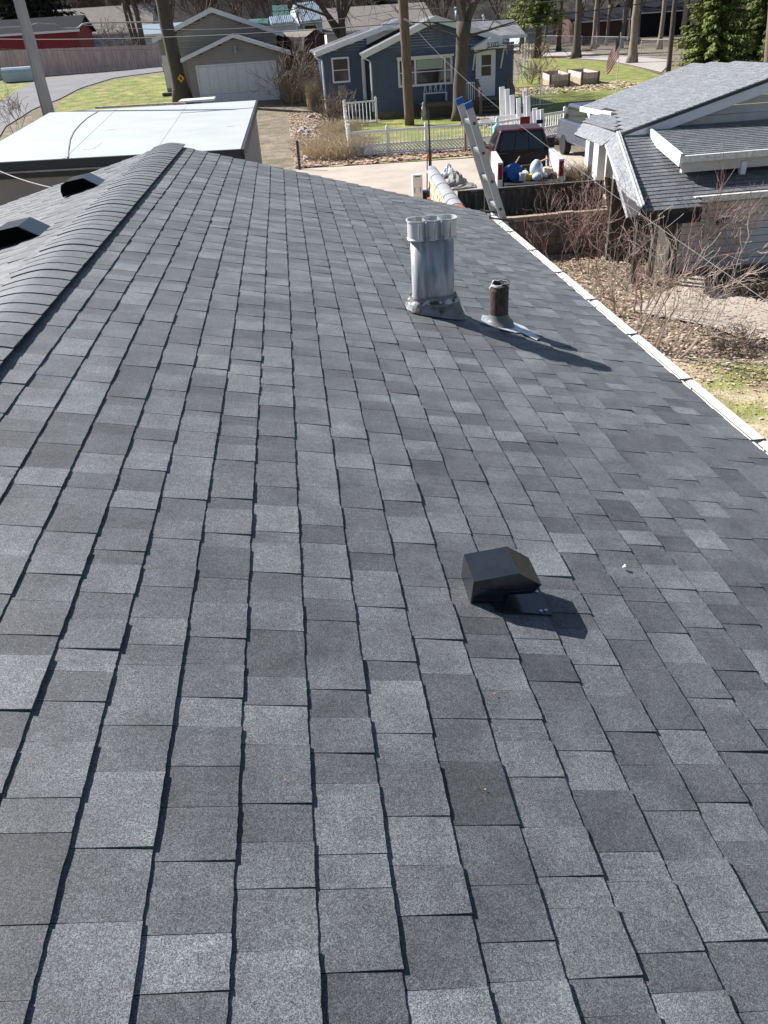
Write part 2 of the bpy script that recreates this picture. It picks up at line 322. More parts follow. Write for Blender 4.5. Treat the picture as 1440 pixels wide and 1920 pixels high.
sheet('front_lawn', [(3.2, 35.2), (5.0, 34.9), (8.0, 34.2), (11.0, 34.6)], [(3.2, 47.5), (5.2, 48.3), (8.0, 48.3), (12, 48.3)], M['grass'], 0.0, 20, 20)
sheet('verge', [(1.4, 31.9), (6.4, 31.4), (9.5, 31.3)], [(1.6, 33.9), (6.4, 33.3), (9.5, 33.6)], M['yardgrass'], 0.0, 16, 4)
sheet('yard_grass', [(4.4, 3.0), (4.6, 8.0), (5.2, 10.6), (5.9, 11.6)], [(11, 3.0), (11, 7.0), (9.4, 9.8), (8.0, 11.0)], M['yardgrass'], 0.006, 20, 16)
sheet('garden_path', G((1180, 585), (1250, 548), (1305, 520)), G((1330, 615), (1400, 640), (1560, 620)), M['concrete'], 0.02, 14, 8)
sheet('patio', G((888, 232), (930, 236), (985, 236)), G((893, 213), (935, 214), (990, 216)), M['palegravel'], 0.04, 8, 4)
# wooded rise that closes the view behind the town
hb = MB(); hx = [-300 + 15 * i for i in range(50)]; rows = [(190, 0), (200, 9), (215, 22), (260, 34), (340, 40)]
for (yy, zz) in rows:
    for x in hx: hb.v.append((x, yy + 5 * math.sin(x * .05), zz * (0.9 + 0.12 * math.sin(x * 0.07 + yy)) - 0.5))
n_ = len(hx)
for j in range(len(rows) - 1):
    for i in range(n_ - 1): hb.f.append((j * n_ + i, j * n_ + i + 1, (j + 1) * n_ + i + 1, (j + 1) * n_ + i))
tag(hb.build('wooded_hill', M['woods'], smooth=True), kind='structure')

# ------------------------------------------------------------------ shingle fields
def shingle_piece(mb, O, U, V, N, u0, u1, v0, ln, T, tone, seg=5, rag=0.0012, base=0.0, grad=0.0):
    """wedge: thick at the butt (v0), thin at the head"""
    vs = []; tn = []; skw = U_(-.09, .09) * T; T0 = T; tn0 = tone; gu = U_(-.09, .09)
    for k in range(seg + 1):
        T = T0 + skw * (2 * k / seg - 1); tone = tn0 * (1 + gu * (2 * k / seg - 1))
        u = u0 + (u1 - u0) * k / seg; j = U_(-rag, rag)
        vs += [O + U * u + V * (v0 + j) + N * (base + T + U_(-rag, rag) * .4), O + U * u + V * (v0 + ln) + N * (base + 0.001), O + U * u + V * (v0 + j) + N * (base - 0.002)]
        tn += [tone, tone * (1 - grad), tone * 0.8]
    fs = []
    for k in range(seg):
        a = k * 3; b = a + 3
        fs += [(a, b, b + 1, a + 1), (a, a + 2, b + 2, b)]
    fs += [(0, 1, 2), (seg * 3, seg * 3 + 2, seg * 3 + 1)]
    mb.add(vs, fs, tn)
def inside(poly, x, y):
    c = False; n = len(poly)
    for i in range(n):
        x1, y1 = poly[i]; x2, y2 = poly[i - 1]
        if (y1 > y) != (y2 > y) and x < (x2 - x1) * (y - y1) / (y2 - y1) + x1: c = not c
    return c
def plain_field(O, U, V, N, poly, expo, wid, T, tones, nparts, parent, m, seg=2):
    """courses of strip shingles on a plane; poly in (u,v)"""
    us = [p[0] for p in poly]; vs = [p[1] for p in poly]; pcs = []
    k = 0; v = min(vs)
    while v < max(vs):
        u = min(us) - U_(0, wid)
        while u < max(us):
            w_ = wid * U_(0.92, 1.08)
            # clip the piece to the outline by sampling
            lo = None; hi = None
            for q in range(13):
                uu = u + w_ * q / 12
                if inside(poly, uu, v + expo * 0.5):
                    lo = uu if lo is None else lo; hi = uu
            if lo is not None and hi - lo > wid * .12: pcs.append((lo, hi - 0.008, v, U_(*tones)))
            u += w_
        v += expo; k += 1
    pcs.sort(key=lambda p: (O + U * p[0] + V * p[2] - camo.location).length)
    rest = MB()
    for i, (a, b, v, t) in enumerate(pcs):
        if i < nparts:
            q = MB(); shingle_piece(q, O, U, V, N, a, b, v, expo * 1.1, T, t, seg, 0.001); part(q, 'shingle', m, parent)
        else: shingle_piece(rest, O, U, V, N, a, b, v, expo * 1.1, T, t, 1, 0.001)
    if rest.v: part(rest, 'shingle_courses', m, parent, kind='stuff')

# ------------------------------------------------------------------ the house whose roof fills the picture
SL = math.radians(14.04); TS = math.tan(SL); XR = -1.36; ZR = CAM_Z - 1.32 - XR * TS; XE = 2.118; YF = 9.75; YN = -2.0
def roofz(x): return ZR - abs(x - XR) * TS
house = thing('house', 'low house under the grey asphalt shingle roof that fills the foreground', 'house', (XR, 4, 0))
mb = MB()
xl = 2 * XR - XE
mb.hexa([(xl + .3, YN + .4, 0), (XE - .35, YN + .4, 0), (XE - .35, YF - .95, 0), (xl + .3, YF - .35, 0)], [(xl + .3, YN + .4, 2.35), (XE - .35, YN + .4, 2.35), (XE - .35, YF - .95, 2.35), (xl + .3, YF - .35, 2.35)])
part(mb, 'wall', M['stucco'], house)
def rake(x): return 9.78 - 0.215 * max(0, x - XR)       # the far verge runs slightly out of square
mb = MB(); e = 0.012
mb.hexa([(XR, YN, ZR - .14), (XE - .03, YN, roofz(XE) - .13), (XE - .03, rake(XE) - .04, roofz(XE) - .13), (XR, rake(XR) - .04, ZR - .14)],
        [(XR, YN, ZR - e), (XE - .03, YN, roofz(XE) - e), (XE - .03, rake(XE) - .04, roofz(XE) - e), (XR, rake(XR) - .04, ZR - e)])
mb.hexa([(xl + .03, YN, roofz(xl) - .13), (XR, YN, ZR - .14), (XR, 9.74, ZR - .14), (xl + .03, 9.74, roofz(xl) - .13)],
        [(xl + .03, YN, roofz(xl) - e), (XR, YN, ZR - e), (XR, 9.74, ZR - e), (xl + .03, 9.74, roofz(xl) - e)])
part(mb, 'roof_deck', M['deck'], house)
# laminated shingles, raised and low tabs in turn
EX = 0.1433
def courses(side):
    out = []
    V = Vector((-math.cos(SL), 0, math.sin(SL))) if side > 0 else Vector((math.cos(SL), 0, math.sin(SL)))
    O = Vector((XE, 0, roofz(XE))) if side > 0 else Vector((xl, 0, roofz(xl)))
    N = Vector((math.sin(SL) * side, 0, math.cos(SL))); U = Vector((0, 1, 0))
    n = 25
    for c in range(n):
        v0 = c * EX
        x = XE - v0 * math.cos(SL)
        y = YN + U_(0, .2); hi = random.random() < .5; end = rake(x) if side > 0 else 9.78
        jv = U_(-.002, .002); last = 1.0
        while y < end:
            w_ = U_(.09, .17) if hi else U_(.06, .135)
            if R_() < .08: w_ *= 1.3
            y1 = min(y + w_, end)
            t = random.choice([.7, .76, .82, .88, .94, 1.0, 1.07, 1.14, 1.24, 1.36]) * U_(.97, 1.03)
            if not hi: t *= .95
            while abs(t - last) < .07: t += random.choice([-.13, .13])
            last = t
            T = (U_(.0078, .0094) if hi else U_(.0056, .0068)) + (U_(0, .003) if R_() < .15 else 0)
            ln = min(EX + .02, n * EX - v0 + .02)
            dv = (U_(-.0009, .0004) if hi else U_(0, .001)) + jv + .002 * math.sin(y * 1.7 + c)
            p = O + U * ((y + y1) / 2) + V * (v0 + EX / 2)
            out.append(((p - camo.location).length, O, U, V, N, y, y1 - .0015, v0 + dv, ln - dv, T, t, hi, R_() < .45))
            y = y1; hi = not hi
    return out
def in_view(p, mrg=60):
    d = Matrix(CAM_R).transposed() @ (p - Vector((0, 0, CAM_Z)))
    if d.z >= -0.1: return False
    x = 720 + 1420 * d.x / -d.z; y = 960 - 1420 * d.y / -d.z
    return -mrg < x < 1440 + mrg and -mrg < y < 1920 + mrg
allp = courses(1); left = courses(-1)
vis = sorted([p for p in allp if in_view(p[1] + p[2] * ((p[5] + p[6]) / 2) + p[3] * (p[7] + .07))], key=lambda p: p[0])
near = set(id(p) for p in vis[:290])
rest = MB()
for p in allp + left:
    d, O, U, V, N, a, b, v0, ln, T, t, hi, gr = p
    if id(p) in near:
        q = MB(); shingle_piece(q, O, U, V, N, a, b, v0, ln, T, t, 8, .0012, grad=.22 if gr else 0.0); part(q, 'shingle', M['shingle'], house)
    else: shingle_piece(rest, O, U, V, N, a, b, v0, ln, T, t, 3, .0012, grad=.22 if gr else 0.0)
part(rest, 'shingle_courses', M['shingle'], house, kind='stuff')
# ridge caps over a low ridge vent
mb = MB()
mb.hexa([(XR - .13, YN, ZR - .05), (XR + .13, YN, ZR - .05), (XR + .13, 9.74, ZR - .05), (XR - .13, 9.74, ZR - .05)],
        [(XR - .12, YN, ZR + .012 - .02), (XR + .12, YN, ZR + .012 - .02), (XR + .12, 9.74, ZR - .008), (XR - .12, 9.74, ZR - .008)])
part(mb, 'ridge_vent', M['deck'], house)
y = 9.80
while y > 0.0:
    q = MB(); vs = []; tn = []; K = 10; tone = U_(.92, 1.2); dz = U_(-.0015, .0015); sk = U_(-.008, .008)
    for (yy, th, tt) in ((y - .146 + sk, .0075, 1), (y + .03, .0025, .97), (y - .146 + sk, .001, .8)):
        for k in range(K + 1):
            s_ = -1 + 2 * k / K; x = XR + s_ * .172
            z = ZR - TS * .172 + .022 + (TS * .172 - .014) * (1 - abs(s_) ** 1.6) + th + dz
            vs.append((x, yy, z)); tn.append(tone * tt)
    fs = []
    for k in range(K):
        fs += [(k, k + 1, K + 1 + k + 1, K + 1 + k), (2 * (K + 1) + k, 2 * (K + 1) + k + 1, k + 1, k)]
    # side edges
    base = len(vs)
    for s_, k in ((-1, 0), (1, K)):
        x = XR + s_ * .172
        vs += [(x, y - .146, ZR - TS * .172 + .021), (x, y + .03, ZR - TS * .172 + .021)]; tn += [tone * .7] * 2
        i = base + (0 if s_ < 0 else 2)
        fs.append((k, K + 1 + k, i + 1, i))
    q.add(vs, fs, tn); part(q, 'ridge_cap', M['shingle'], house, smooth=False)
    y -= .143
# gutter along the right eave
gx = XE - .012; gzv = roofz(XE)
gut = MB(); y1 = rake(XE) + .02
gut.box(gx, gx + .004, YN, y1, gzv - .11, gzv - .012)
gut.box(gx + .004, gx + .10, YN, y1, gzv - .11, gzv - .106)
gut.hexa([(gx + .10, YN, gzv - .11), (gx + .104, YN, gzv - .11), (gx + .104, y1, gzv - .11), (gx + .10, y1, gzv - .11)], [(gx + .122, YN, gzv - .03), (gx + .128, YN, gzv - .03), (gx + .128, y1, gzv - .03), (gx + .122, y1, gzv - .03)])
gut.box(gx + .114, gx + .128, YN, y1, gzv - .03, gzv - .024)
gut.box(gx + .004, gx + .12, y1 - .004, y1, gzv - .106, gzv - .03)
gutter = part(gut, 'gutter', M['white_metal'], house)
y = YN + .35
while y < y1 - .2:      # long leaf-guard strips that leave a small gap at every joint
    q = MB(); e1 = min(y + .79, y1 - .05); a = U_(-.003, .003)
    q.hexa([(gx + .078 + a, y, gzv - .033), (gx + .112 + a, y, gzv - .025), (gx + .112 + a, e1, gzv - .025), (gx + .078 + a, e1, gzv - .033)], [(gx + .078 + a, y, gzv - .030), (gx + .112 + a, y, gzv - .022), (gx + .112 + a, e1, gzv - .022), (gx + .078 + a, e1, gzv - .030)])
    part(q, 'gutter_guard', M['white_metal'], gutter)
    q = MB(); q.box(gx + .004, gx + .125, e1 + .004, e1 + .016, gzv - .024, gzv - .018); part(q, 'gutter_hanger', M['dark_metal'], gutter)
    y = e1 + .02
q = MB(); q.box(XE - .06, XE - .035, YN, y1 - .03, gzv - .2, gzv - .02); part(q, 'fascia', M['white'], house)
q = MB(); q.hexa([(XR, rake(XR) - .035, ZR - .15), (XE, rake(XE) - .035, roofz(XE) - .15), (XE, rake(XE) - .015, roofz(XE) - .15), (XR, rake(XR) - .015, ZR - .15)], [(XR, rake(XR) - .035, ZR - .006), (XE, rake(XE) - .035, roofz(XE) - .006), (XE, rake(XE) - .015, roofz(XE) - .006), (XR, rake(XR) - .015, ZR - .006)])
part(q, 'rake_board', M['white'], house)

# box vents on the roof
def roof_vent(x, y, prof, wid, side, label, flange=True):
    """hood vent; prof = (distance down the slope, height) points of its section, extruded along the ridge direction"""
    z = roofz(x); P = [(x + side * a, z + b) for a, b in prof]; k = len(P); q = MB()
    vs = [(px, y, pz) for px, pz in P] + [(px, y + wid, pz) for px, pz in P]
    fs = [(i, (i + 1) % k, (i + 1) % k + k, i + k) for i in range(k)] + [tuple(range(k, 2 * k))]
    cx = sum(p[0] for p in P) / k; cz = sum(p[1] for p in P) / k
    vs += [(cx + (px - cx) * .95, y, cz + (pz - cz) * .93) for px, pz in P] + [(cx + (px - cx) * .93, y + .012, cz + (pz - cz) * .9) for px, pz in P]
    fs += [(i, i + 2 * k, (i + 1) % k + 2 * k, (i + 1) % k) for i in range(k)] + [(i + 2 * k, i + 3 * k, (i + 1) % k + 3 * k, (i + 1) % k + 2 * k) for i in range(k)] + [tuple(range(4 * k - 1, 3 * k - 1, -1))]
    q.add(vs, fs); v = part(q, 'roof_vent', M['black_plastic'], house, label=label)
    bv = v.modifiers.new('bevel', 'BEVEL'); bv.width = .0022; bv.segments = 2; bv.limit_method = 'ANGLE'
    if not flange:
        q = MB(); F_ = [(cx + (px - cx) * .92, y + .009, cz + (pz - cz) * .89) for px, pz in P]; q.slab(F_, (0, -1, 0), .004); part(q, 'mouth_shade_panel', M['mouth_shade'], v)  # flat black panel paints the shade of the hood's open end
    q = MB(); L = max(a for a, b in prof); a0 = x + side * L * .3; a1 = x + side * L * 1.12
    q.hexa([(a0, y - .035, roofz(a0) + .009), (a1, y - .035, roofz(a1) + .009), (a1, y + wid * .7, roofz(a1) + .009), (a0, y + wid * .7, roofz(a0) + .009)],
           [(a0, y - .035, roofz(a0) + .015), (a1, y - .035, roofz(a1) + .015), (a1, y + wid * .7, roofz(a1) + .015), (a0, y + wid * .7, roofz(a0) + .015)])
    if flange:
        part(q, 'flange', M['black_plastic'], v)
        q = MB()
        for (bx, by) in ((a1 - .014, y - .02), (a1 - .03, y - .025), (a1 - .015, y + wid * .5)): q.tube([(bx, by, roofz(bx) + .013), (bx, by, roofz(bx) + .019)], .005, 8)
        part(q, 'nail_head', M['chrome'], v)
        q = MB()
        for (u0, w0, u1, w1) in ((.03, .045, .10, .028), (.10, .028, .165, .028), (.165, .028, .185, .042), (.02, .018, .085, .010)): q.bar((x + u0, y + .011, z + w0), (x + u1, y + .011, z + w1), .002, .0022)
        part(q, 'moulded_rib', M['black_plastic'], v)
near_p = [(-.002, .004), (.007, .083), (.137, .094), (.206, .043), (.184, .015), (.112, .020), (.098, -.012)]
far_p = [(0, -.0), (.13, .078), (.30, .055), (.345, .03), (.362, -.02), (.355, -.075)]
roof_vent(.370, 1.66, near_p, .135, 1, 'black plastic hood vent in the middle of the near roof slope')
for y_, lb in ((7.85, 'black hood vent beyond the ridge, the farther of two'), (5.75, 'black hood vent beyond the ridge at the left edge of the photo'), (3.55, 'black hood vent of which a corner shows at the far left')):
    roof_vent(-1.80, y_, far_p, .32, -1, lb, False)

# oval double-wall flue with collar cap
def oval(cx, cy, z, rx, ry, n=28, lobes=0.0):
    P = []
    for k in range(n):
        t = 2 * math.pi * k / n; c = math.cos(t); s_ = math.sin(t)
        x = math.copysign(abs(c) ** .6, c) * rx; yv = math.copysign(abs(s_) ** .62, s_) * ry * .82 * (1 - lobes * math.exp(-((abs(x) - rx * .33) / (rx * .13)) ** 2))
        P.append((cx + x, cy + yv, z))
    return P
def rings(R, close=False):
    q = MB(); n = len(R[0]); vs = [p for r in R for p in r]; fs = []
    for i in range(len(R) - 1):
        for k in range(n): fs.append((i * n + k, i * n + (k + 1) % n, (i + 1) * n + (k + 1) % n, (i + 1) * n + k))
    q.add(vs, fs); return q
fx, fy = .772, 4.585
flue = part(rings([oval(fx, fy, 2.83, .128, .085), oval(fx, fy, 2.99, .128, .085), oval(fx, fy, 3.36, .128, .085), oval(fx, fy, 3.36, .115, .07), oval(fx, fy, 3.0, .115, .07)]), 'flue_pipe', M['galv'], house, True, label='upright oval galvanised flue with a scalloped collar cap')
cap = part(rings([oval(fx, fy, 3.338, .132, .088, 48), oval(fx, fy, 3.338, .146, .10, 48, .3), oval(fx, fy, 3.345, .148, .102, 48, .3), oval(fx, fy, 3.352, .143, .097, 48, .3), oval(fx, fy, 3.438, .143, .097, 48, .3), oval(fx, fy, 3.444, .149, .103, 48, .3), oval(fx, fy, 3.45, .149, .103, 48, .3), oval(fx, fy, 3.45, .141, .095, 48, .3), oval(fx, fy, 3.35, .139, .093, 48, .3)]), 'flue_cap', M['capmetal'], flue, False)
q = MB()
for sx in (-.045, .045): q.box(fx + sx - .004, fx + sx + .004, fy - .085, fy + .085, 3.36, 3.445)
for sx in (-.09, 0, .09): q.box(fx + sx - .003, fx + sx + .003, fy - .106, fy - .098, 3.35, 3.44)
part(q, 'cap_divider', M['galv'], flue)
def conform(P, dz): return [(x, y, roofz(x) + dz) for x, y, z in P]
n = 36
r0 = conform(oval(fx + .01, fy, 0, .185, .15, n), .012); r1 = oval(fx, fy, 2.98, .148, .108, n); r2 = oval(fx, fy, 3.005, .142, .10, n); r3 = oval(fx, fy, 3.01, .128, .085, n)
r0 = [(x + U_(-.006, .006), y + U_(-.006, .006), z) for x, y, z in r0]
part(rings([r0, r1, r2]), 'flashing', M['galv_rust'], flue, True)
q = rings([[(x, y, z + U_(-.006, .006)) for x, y, z in oval(fx, fy, 2.965, .148 + .012, .12, n)], [(x + U_(-.005, .005), y + U_(-.005, .005), z + U_(-.004, .004)) for x, y, z in oval(fx, fy, 2.972, .158, .116, n)], [(x, y, z + U_(-.005, .008)) for x, y, z in oval(fx, fy, 2.992, .142, .10, n)], oval(fx, fy, 2.997, .125, .083, n)])
part(q, 'sealant_bead', M['sealant'], flue, True)
# cast iron vent pipe
px_, py_ = 1.175, 4.535
def circ(cx, cy, z, r, n=24, j=0): return [(cx + r * math.cos(2 * math.pi * k / n), cy + r * math.sin(2 * math.pi * k / n), z + (U_(-j, j) if j else 0)) for k in range(n)]
top = [(x, y, z - (0.022 if 9 <= k <= 12 else 0) + U_(-.004, .004)) for k, (x, y, z) in enumerate(circ(px_, py_, 3.045, .057))]
pipe = part(rings([circ(px_, py_, 2.75, .057), circ(px_, py_, 3.0, .057), top, [(px_ + (x - px_) * .83, py_ + (y - py_) * .83, z) for x, y, z in top], circ(px_, py_, 2.8, .047)]), 'vent_pipe', M['rust'], house, True, label='short rusty vent pipe standing beside the flue')
rim = [(px_ + (x - px_) * 1.06, py_ + (y - py_) * 1.06, z - .008) for x, y, z in top]
part(rings([rim, [(x, y, z + .014) for x, y, z in rim], [(px_ + (x - px_) * .86, py_ + (y - py_) * .86, z + .014) for x, y, z in rim]]), 'pipe_lip', M['sealant'], pipe, True)
part(rings([conform(circ(px_, py_, 0, .10), .016), circ(px_, py_, roofz(px_) + .022, .09), circ(px_, py_, roofz(px_) + .045, .068), circ(px_, py_, roofz(px_) + .075, .0585)]), 'rubber_boot', M['lead'], pipe, True)
q = MB(); P = [(1.05, 4.50), (1.13, 4.42), (1.24, 4.385), (1.29, 4.40), (1.355, 4.30), (1.385, 4.345), (1.345, 4.55), (1.26, 4.62), (1.10, 4.66)]
q.slab([(x, y, roofz(x) + .0145) for x, y in P], (math.sin(SL), 0, math.cos(SL)), .004); part(q, 'flashing', M['bright'], pipe)
# small bits lying on the shingles
q = MB(); p = Vector((.936, 1.905, roofz(.936) + .014)); 
for k in range(3): q.tube([p + Vector((U_(-.004, .004), U_(-.004, .004), 0)), p + Vector((U_(-.008, .008), U_(-.008, .008), .007))], [.0045, .003], 6)
tag(q.build('paper_scrap', M['white'], origin=p), 'tiny white crumpled scrap lying on the shingles right of the hood vent', 'scrap')


q = MB()
for k in range(16):
    y = U_(.7, 4.5); x = U_(-.9, 1.6); z = roofz(x) + .012; a = U_(0, 6.28); u = Vector((math.cos(a), math.sin(a), .2)) * U_(.002, .0045); v = Vector((-math.sin(a), math.cos(a), .1)) * .002; c = Vector((x, y, z)); q.add([c - u, c - v, c + u, c + v], [(0, 1, 2, 3)])
tag(q.build('leaf_crumbs', M['orange']), kind='stuff')
# ------------------------------------------------------------------ generic builders for the neighbourhood
def prism_roof(poly, th, name, m, parent, kind=None):
    P = [Vector(p) for p in poly]; nrm = (P[1] - P[0]).cross(P[2] - P[0])
    if nrm.z < 0: nrm = -nrm
    q = MB(); q.slab(P, nrm, th); return part(q, name, m, parent, kind=kind)
def siding(x0, x1, y, z0, top, m, parent, expo=.12, name='wall', lean=.012, ax='x', boards=False, face=-1):
    """lap siding: every course a tilted board; top(x) gives wall height along its length"""
    q = MB(); z = z0; gp_ = expo * .1; zt = max(top(x0), top((x0 + x1) / 2), top(x1)); N = 24
    while z < zt - .01:
        z1 = min(z + expo, zt); lo = None; hi = None
        for k in range(N + 1):
            x = x0 + (x1 - x0) * k / N
            if top(x) > z + (z1 - z) * .3: lo = x if lo is None else lo; hi = x
        if lo is not None and hi - lo > .02:
            b = MB() if boards else q
            def P(x, d, zz): return (x, y + face * d, zz) if ax == 'x' else (y + face * d, x, zz)
            b.add([P(lo, lean, z), P(hi, lean, z), P(hi, 0.002, z1 - gp_), P(lo, 0.002, z1 - gp_), P(lo, -.04, z), P(hi, -.04, z), P(lo, -.04, z1 - gp_), P(hi, -.04, z1 - gp_)],
                  [(0, 1, 2, 3), (4, 5, 1, 0), (4, 6, 7, 5), (0, 3, 6, 4), (1, 5, 7, 2), (3, 2, 7, 6)])
            if boards: part(b, 'siding_board', m, parent)
        z = z1
    if not boards: return part(q, name, m, parent)
def window(x0, x1, z0, z1, y, parent, fr=.07, sash=True, mull=(), curtain=None, m='white'):
    q = MB()
    q.box(x0 - fr, x1 + fr, y - .05, y + .01, z1, z1 + fr); q.box(x0 - fr, x1 + fr, y - .06, y + .01, z0 - fr, z0)
    q.box(x0 - fr, x0, y - .05, y + .01, z0, z1); q.box(x1, x1 + fr, y - .05, y + .01, z0, z1)
    for a in mull: q.box(a - .05, a + .05, y - .045, y + .01, z0, z1)
    w_ = part(q, 'window', M[m], parent)
    q = MB(); q.box(x0, x1, y - .012, y - .002, z0, z1); part(q, 'pane', M['glass'], w_)
    if sash:
        q = MB(); zc = (z0 + z1) / 2; q.box(x0, x1, y - .03, y - .014, zc - .02, zc + .02); part(q, 'sash_rail', M[m], w_)
    if curtain:
        q = MB(); q.box(curtain[0], curtain[1], y - .02, y - .014, curtain[2], curtain[3]); part(q, 'curtain', M['curtain'], w_)
    return w_
def downspout(parent, pts, r=.045):
    q = MB(); q.tube(pts, r, 6); return part(q, 'downspout', M['white'], parent)

# --- white flat-roofed building behind the ridge
fb = thing('flat_roof_building', 'tan stucco building with a flat white membrane roof behind the left ridge', 'building', (-4, 22, 0))
A, B, C, D, E_ = atZ(-40, 306, 2.6), atZ(451, 279, 2.6), atZ(480, 188, 2.6), atZ(93, 211, 2.6), atZ(-60, 297, 2.6)
q = MB(); q.slab([A, B, C, D, atZ(0, 265, 2.6), E_], (0, 0, 1), .05); part(q, 'roof_membrane', M['membrane'], fb)
q = MB(); q.bar(A + Vector((0, -.03, -.09)), B + Vector((0, -.03, -.09)), .06, .17); q.bar(A + Vector((0, .1, -.27)), B + Vector((0, .1, -.27)), .05, .12)
q.bar(B + Vector((.03, 0, -.1)), C + Vector((.03, 0, -.1)), .06, .18); part(q, 'fascia', M['dark_metal'], fb)
q = MB(); q.bar(A + Vector((0, -.07, -.19)), B + Vector((0, -.07, -.19)), .05, .03); part(q, 'drip_edge', M['stone'], fb)
def box4(P, z0, z1, m, name, parent, inset=0.0):
    c = sum((Vector(p) for p in P), Vector()) / 4; P2 = [Vector(p) + (c - Vector(p)).normalized() * inset for p in P]
    q = MB(); q.hexa([(p.x, p.y, z0) for p in P2], [(p.x, p.y, z1) for p in P2]); return part(q, name, m, parent)
box4([A, B, C, D], -.1, 2.5, M['stucco'], 'wall', fb, .12)
q = MB(); pts = [atZ(x, y, 2.606) for x, y in ((127, 296), (128, 280), (131, 262), (138, 247), (150, 233), (165, 220), (184, 209))]
q.tube(pts, .018, 5); part(q, 'roof_crack', M['stone'], fb)
q = MB()
for (a, b_, ww) in (((156, 279), (178, 277), .16), ((176, 277), (190, 266), .05), ((200, 243), (215, 242), .08), ((425, 237), (440, 236), .04)):
    q.bar(atZ(*a, 2.604), atZ(*b_, 2.604), ww, .006)
part(q, 'roof_patch', M['white'], fb)
q = MB()
for t_ in (.33, .67): q.bar(A.lerp(B, t_) + Vector((0, 0, .002)), D.lerp(C, t_) + Vector((0, 0, .002)), .05, .006)
part(q, 'membrane_seam', M['membrane'], fb)
q = MB(); p = atZ(352, 192, 2.6); q.box(p.x - .3, p.x + .9, p.y - .1, p.y + 1.0, 2.60, 2.66); part(q, 'hatch_cover', M['white'], fb)
q = MB(); q.bar(atZ(176, 205, 2.6) + Vector((0, .4, .02)), atZ(345, 196, 2.6) + Vector((0, .4, .02)), .12, .06)
tag(q.build('roof_plank', M['pinkboards'], origin=atZ(250, 200, 2.6)), 'long pinkish plank laid along the back edge of the white roof', 'plank')

# --- utility poles and wires
def pole(name, label, a, b, r0, r1, m, hgt_extra=1.0):
    t = thing(name, label, 'pole', a)
    d = (Vector(b) - Vector(a)).normalized(); e = Vector(a) + d * ((Vector(b) - Vector(a)).length + hgt_extra)
    K = 14; q = MB(); q.tube([Vector(a).lerp(e, k / K) + Vector((U_(-.01, .01), U_(-.01, .01), 0)) for k in range(K + 1)], [r0 + (r1 - r0) * k / K for k in range(K + 1)], 14)
    part(q, 'post', m, t, True); return t, e
p1, e1 = pole('utility_pole', 'pale grey wooden utility pole rising behind the white flat roof', (-8.2, 31, 0), at(36, 0, 31), .19, .165, M['polegrey'], 3.5)
q = MB(); q.tube([(-8.42, 30.93, .2), at(26, 0, 30.93)], .03, 6); part(q, 'cable_conduit', M['wirepale'], p1)
q = MB(); q.box(-9.3, -7.1, 30.7, 30.82, e1.z - .5, e1.z - .38); part(q, 'crossarm', M['polegrey'], p1)
p2, e2 = pole('utility_pole', 'brown wooden utility pole in the front yard of the blue house', gnd(768, 235), at(756, 0, 44), .255, .22, M['polewood'], 3.5)
q = MB(); q.box(e2.x - 1.1, e2.x + 1.1, e2.y - .2, e2.y - .08, e2.z - .5, e2.z - .38); part(q, 'crossarm', M['polewood'], p2)
q = MB(); q.tube([at(757, 36, 43.7), at(763, 38, 43.65), at(766, 41, 43.6)], .05, 6); part(q, 'wire_bracket', M['stone'], p2)
p3, e3 = pole('utility_pole', 'thin dark utility pole beside the big evergreen tree', gnd(1253, 134), at(1266, 0, 69.5), .2, .17, M['bark'], 4)
p4, e4 = pole('utility_pole', 'brown pole at the right edge of the photo in front of the evergreens', gnd(1436, 142), at(1445, 30, 60), .22, .19, M['polewood'], 5)
def wire(a, b, sag, r, m, label, n=18):
    a = Vector(a); b = Vector(b); q = MB()
    q.tube([a.lerp(b, k / n) - Vector((0, 0, 4 * sag * (k / n) * (1 - k / n))) for k in range(n + 1)], r, 5)
    return tag(q.build('overhead_wire', m, origin=a), label, 'wire')
wire(at(765, 37, 43.6), at(1475, 590, 7.5), .42, .0042, M['wiregrey'], 'grey service wire sagging from the brown pole over the truck to the lower right')
wire(at(-30, 73, 60), at(760, 43, 44), .25, .022, M['wire'], 'black wire crossing in front of both garages to the brown pole')
wire(at(760, 43, 44), at(1300, -12, 58), .35, .024, M['wire'], 'black wire running right from the brown pole over the lawn trees')
wire(at(757, 17, 44), at(1180, -20, 60), .25, .02, M['wirepale'], 'pale thin wire running right from the top of the brown pole')
wire(at(150, 46, 52), at(757, 17, 44), .5, .016, M['wiregrey'], 'pale wire from the left over the garage gable to the brown pole')
q = MB(); q.tube([at(x, y, 50) for x, y in ((-20, 54), (0, 52), (45, 50), (70, 44), (105, 45), (113, 49), (121, 53), (143, 53), (148, 51), (155, 45), (165, 43), (300, 41))], .035, 6)
tag(q.build('overhead_wire', M['wirepale'], origin=at(70, 44, 50)), 'thick pale cable with a dip in it, passing in front of the red building', 'wire')
wire(at(98, 352, 9.9), at(-60, 290, 14), .06, .007, M['wirepale'], 'white wire leading left from the far roof edge past the stucco wall')
wire(at(0, 92, 70), at(600, 72, 60), .3, .018, M['wire'], 'thin low black wire in front of the taupe garage walls')

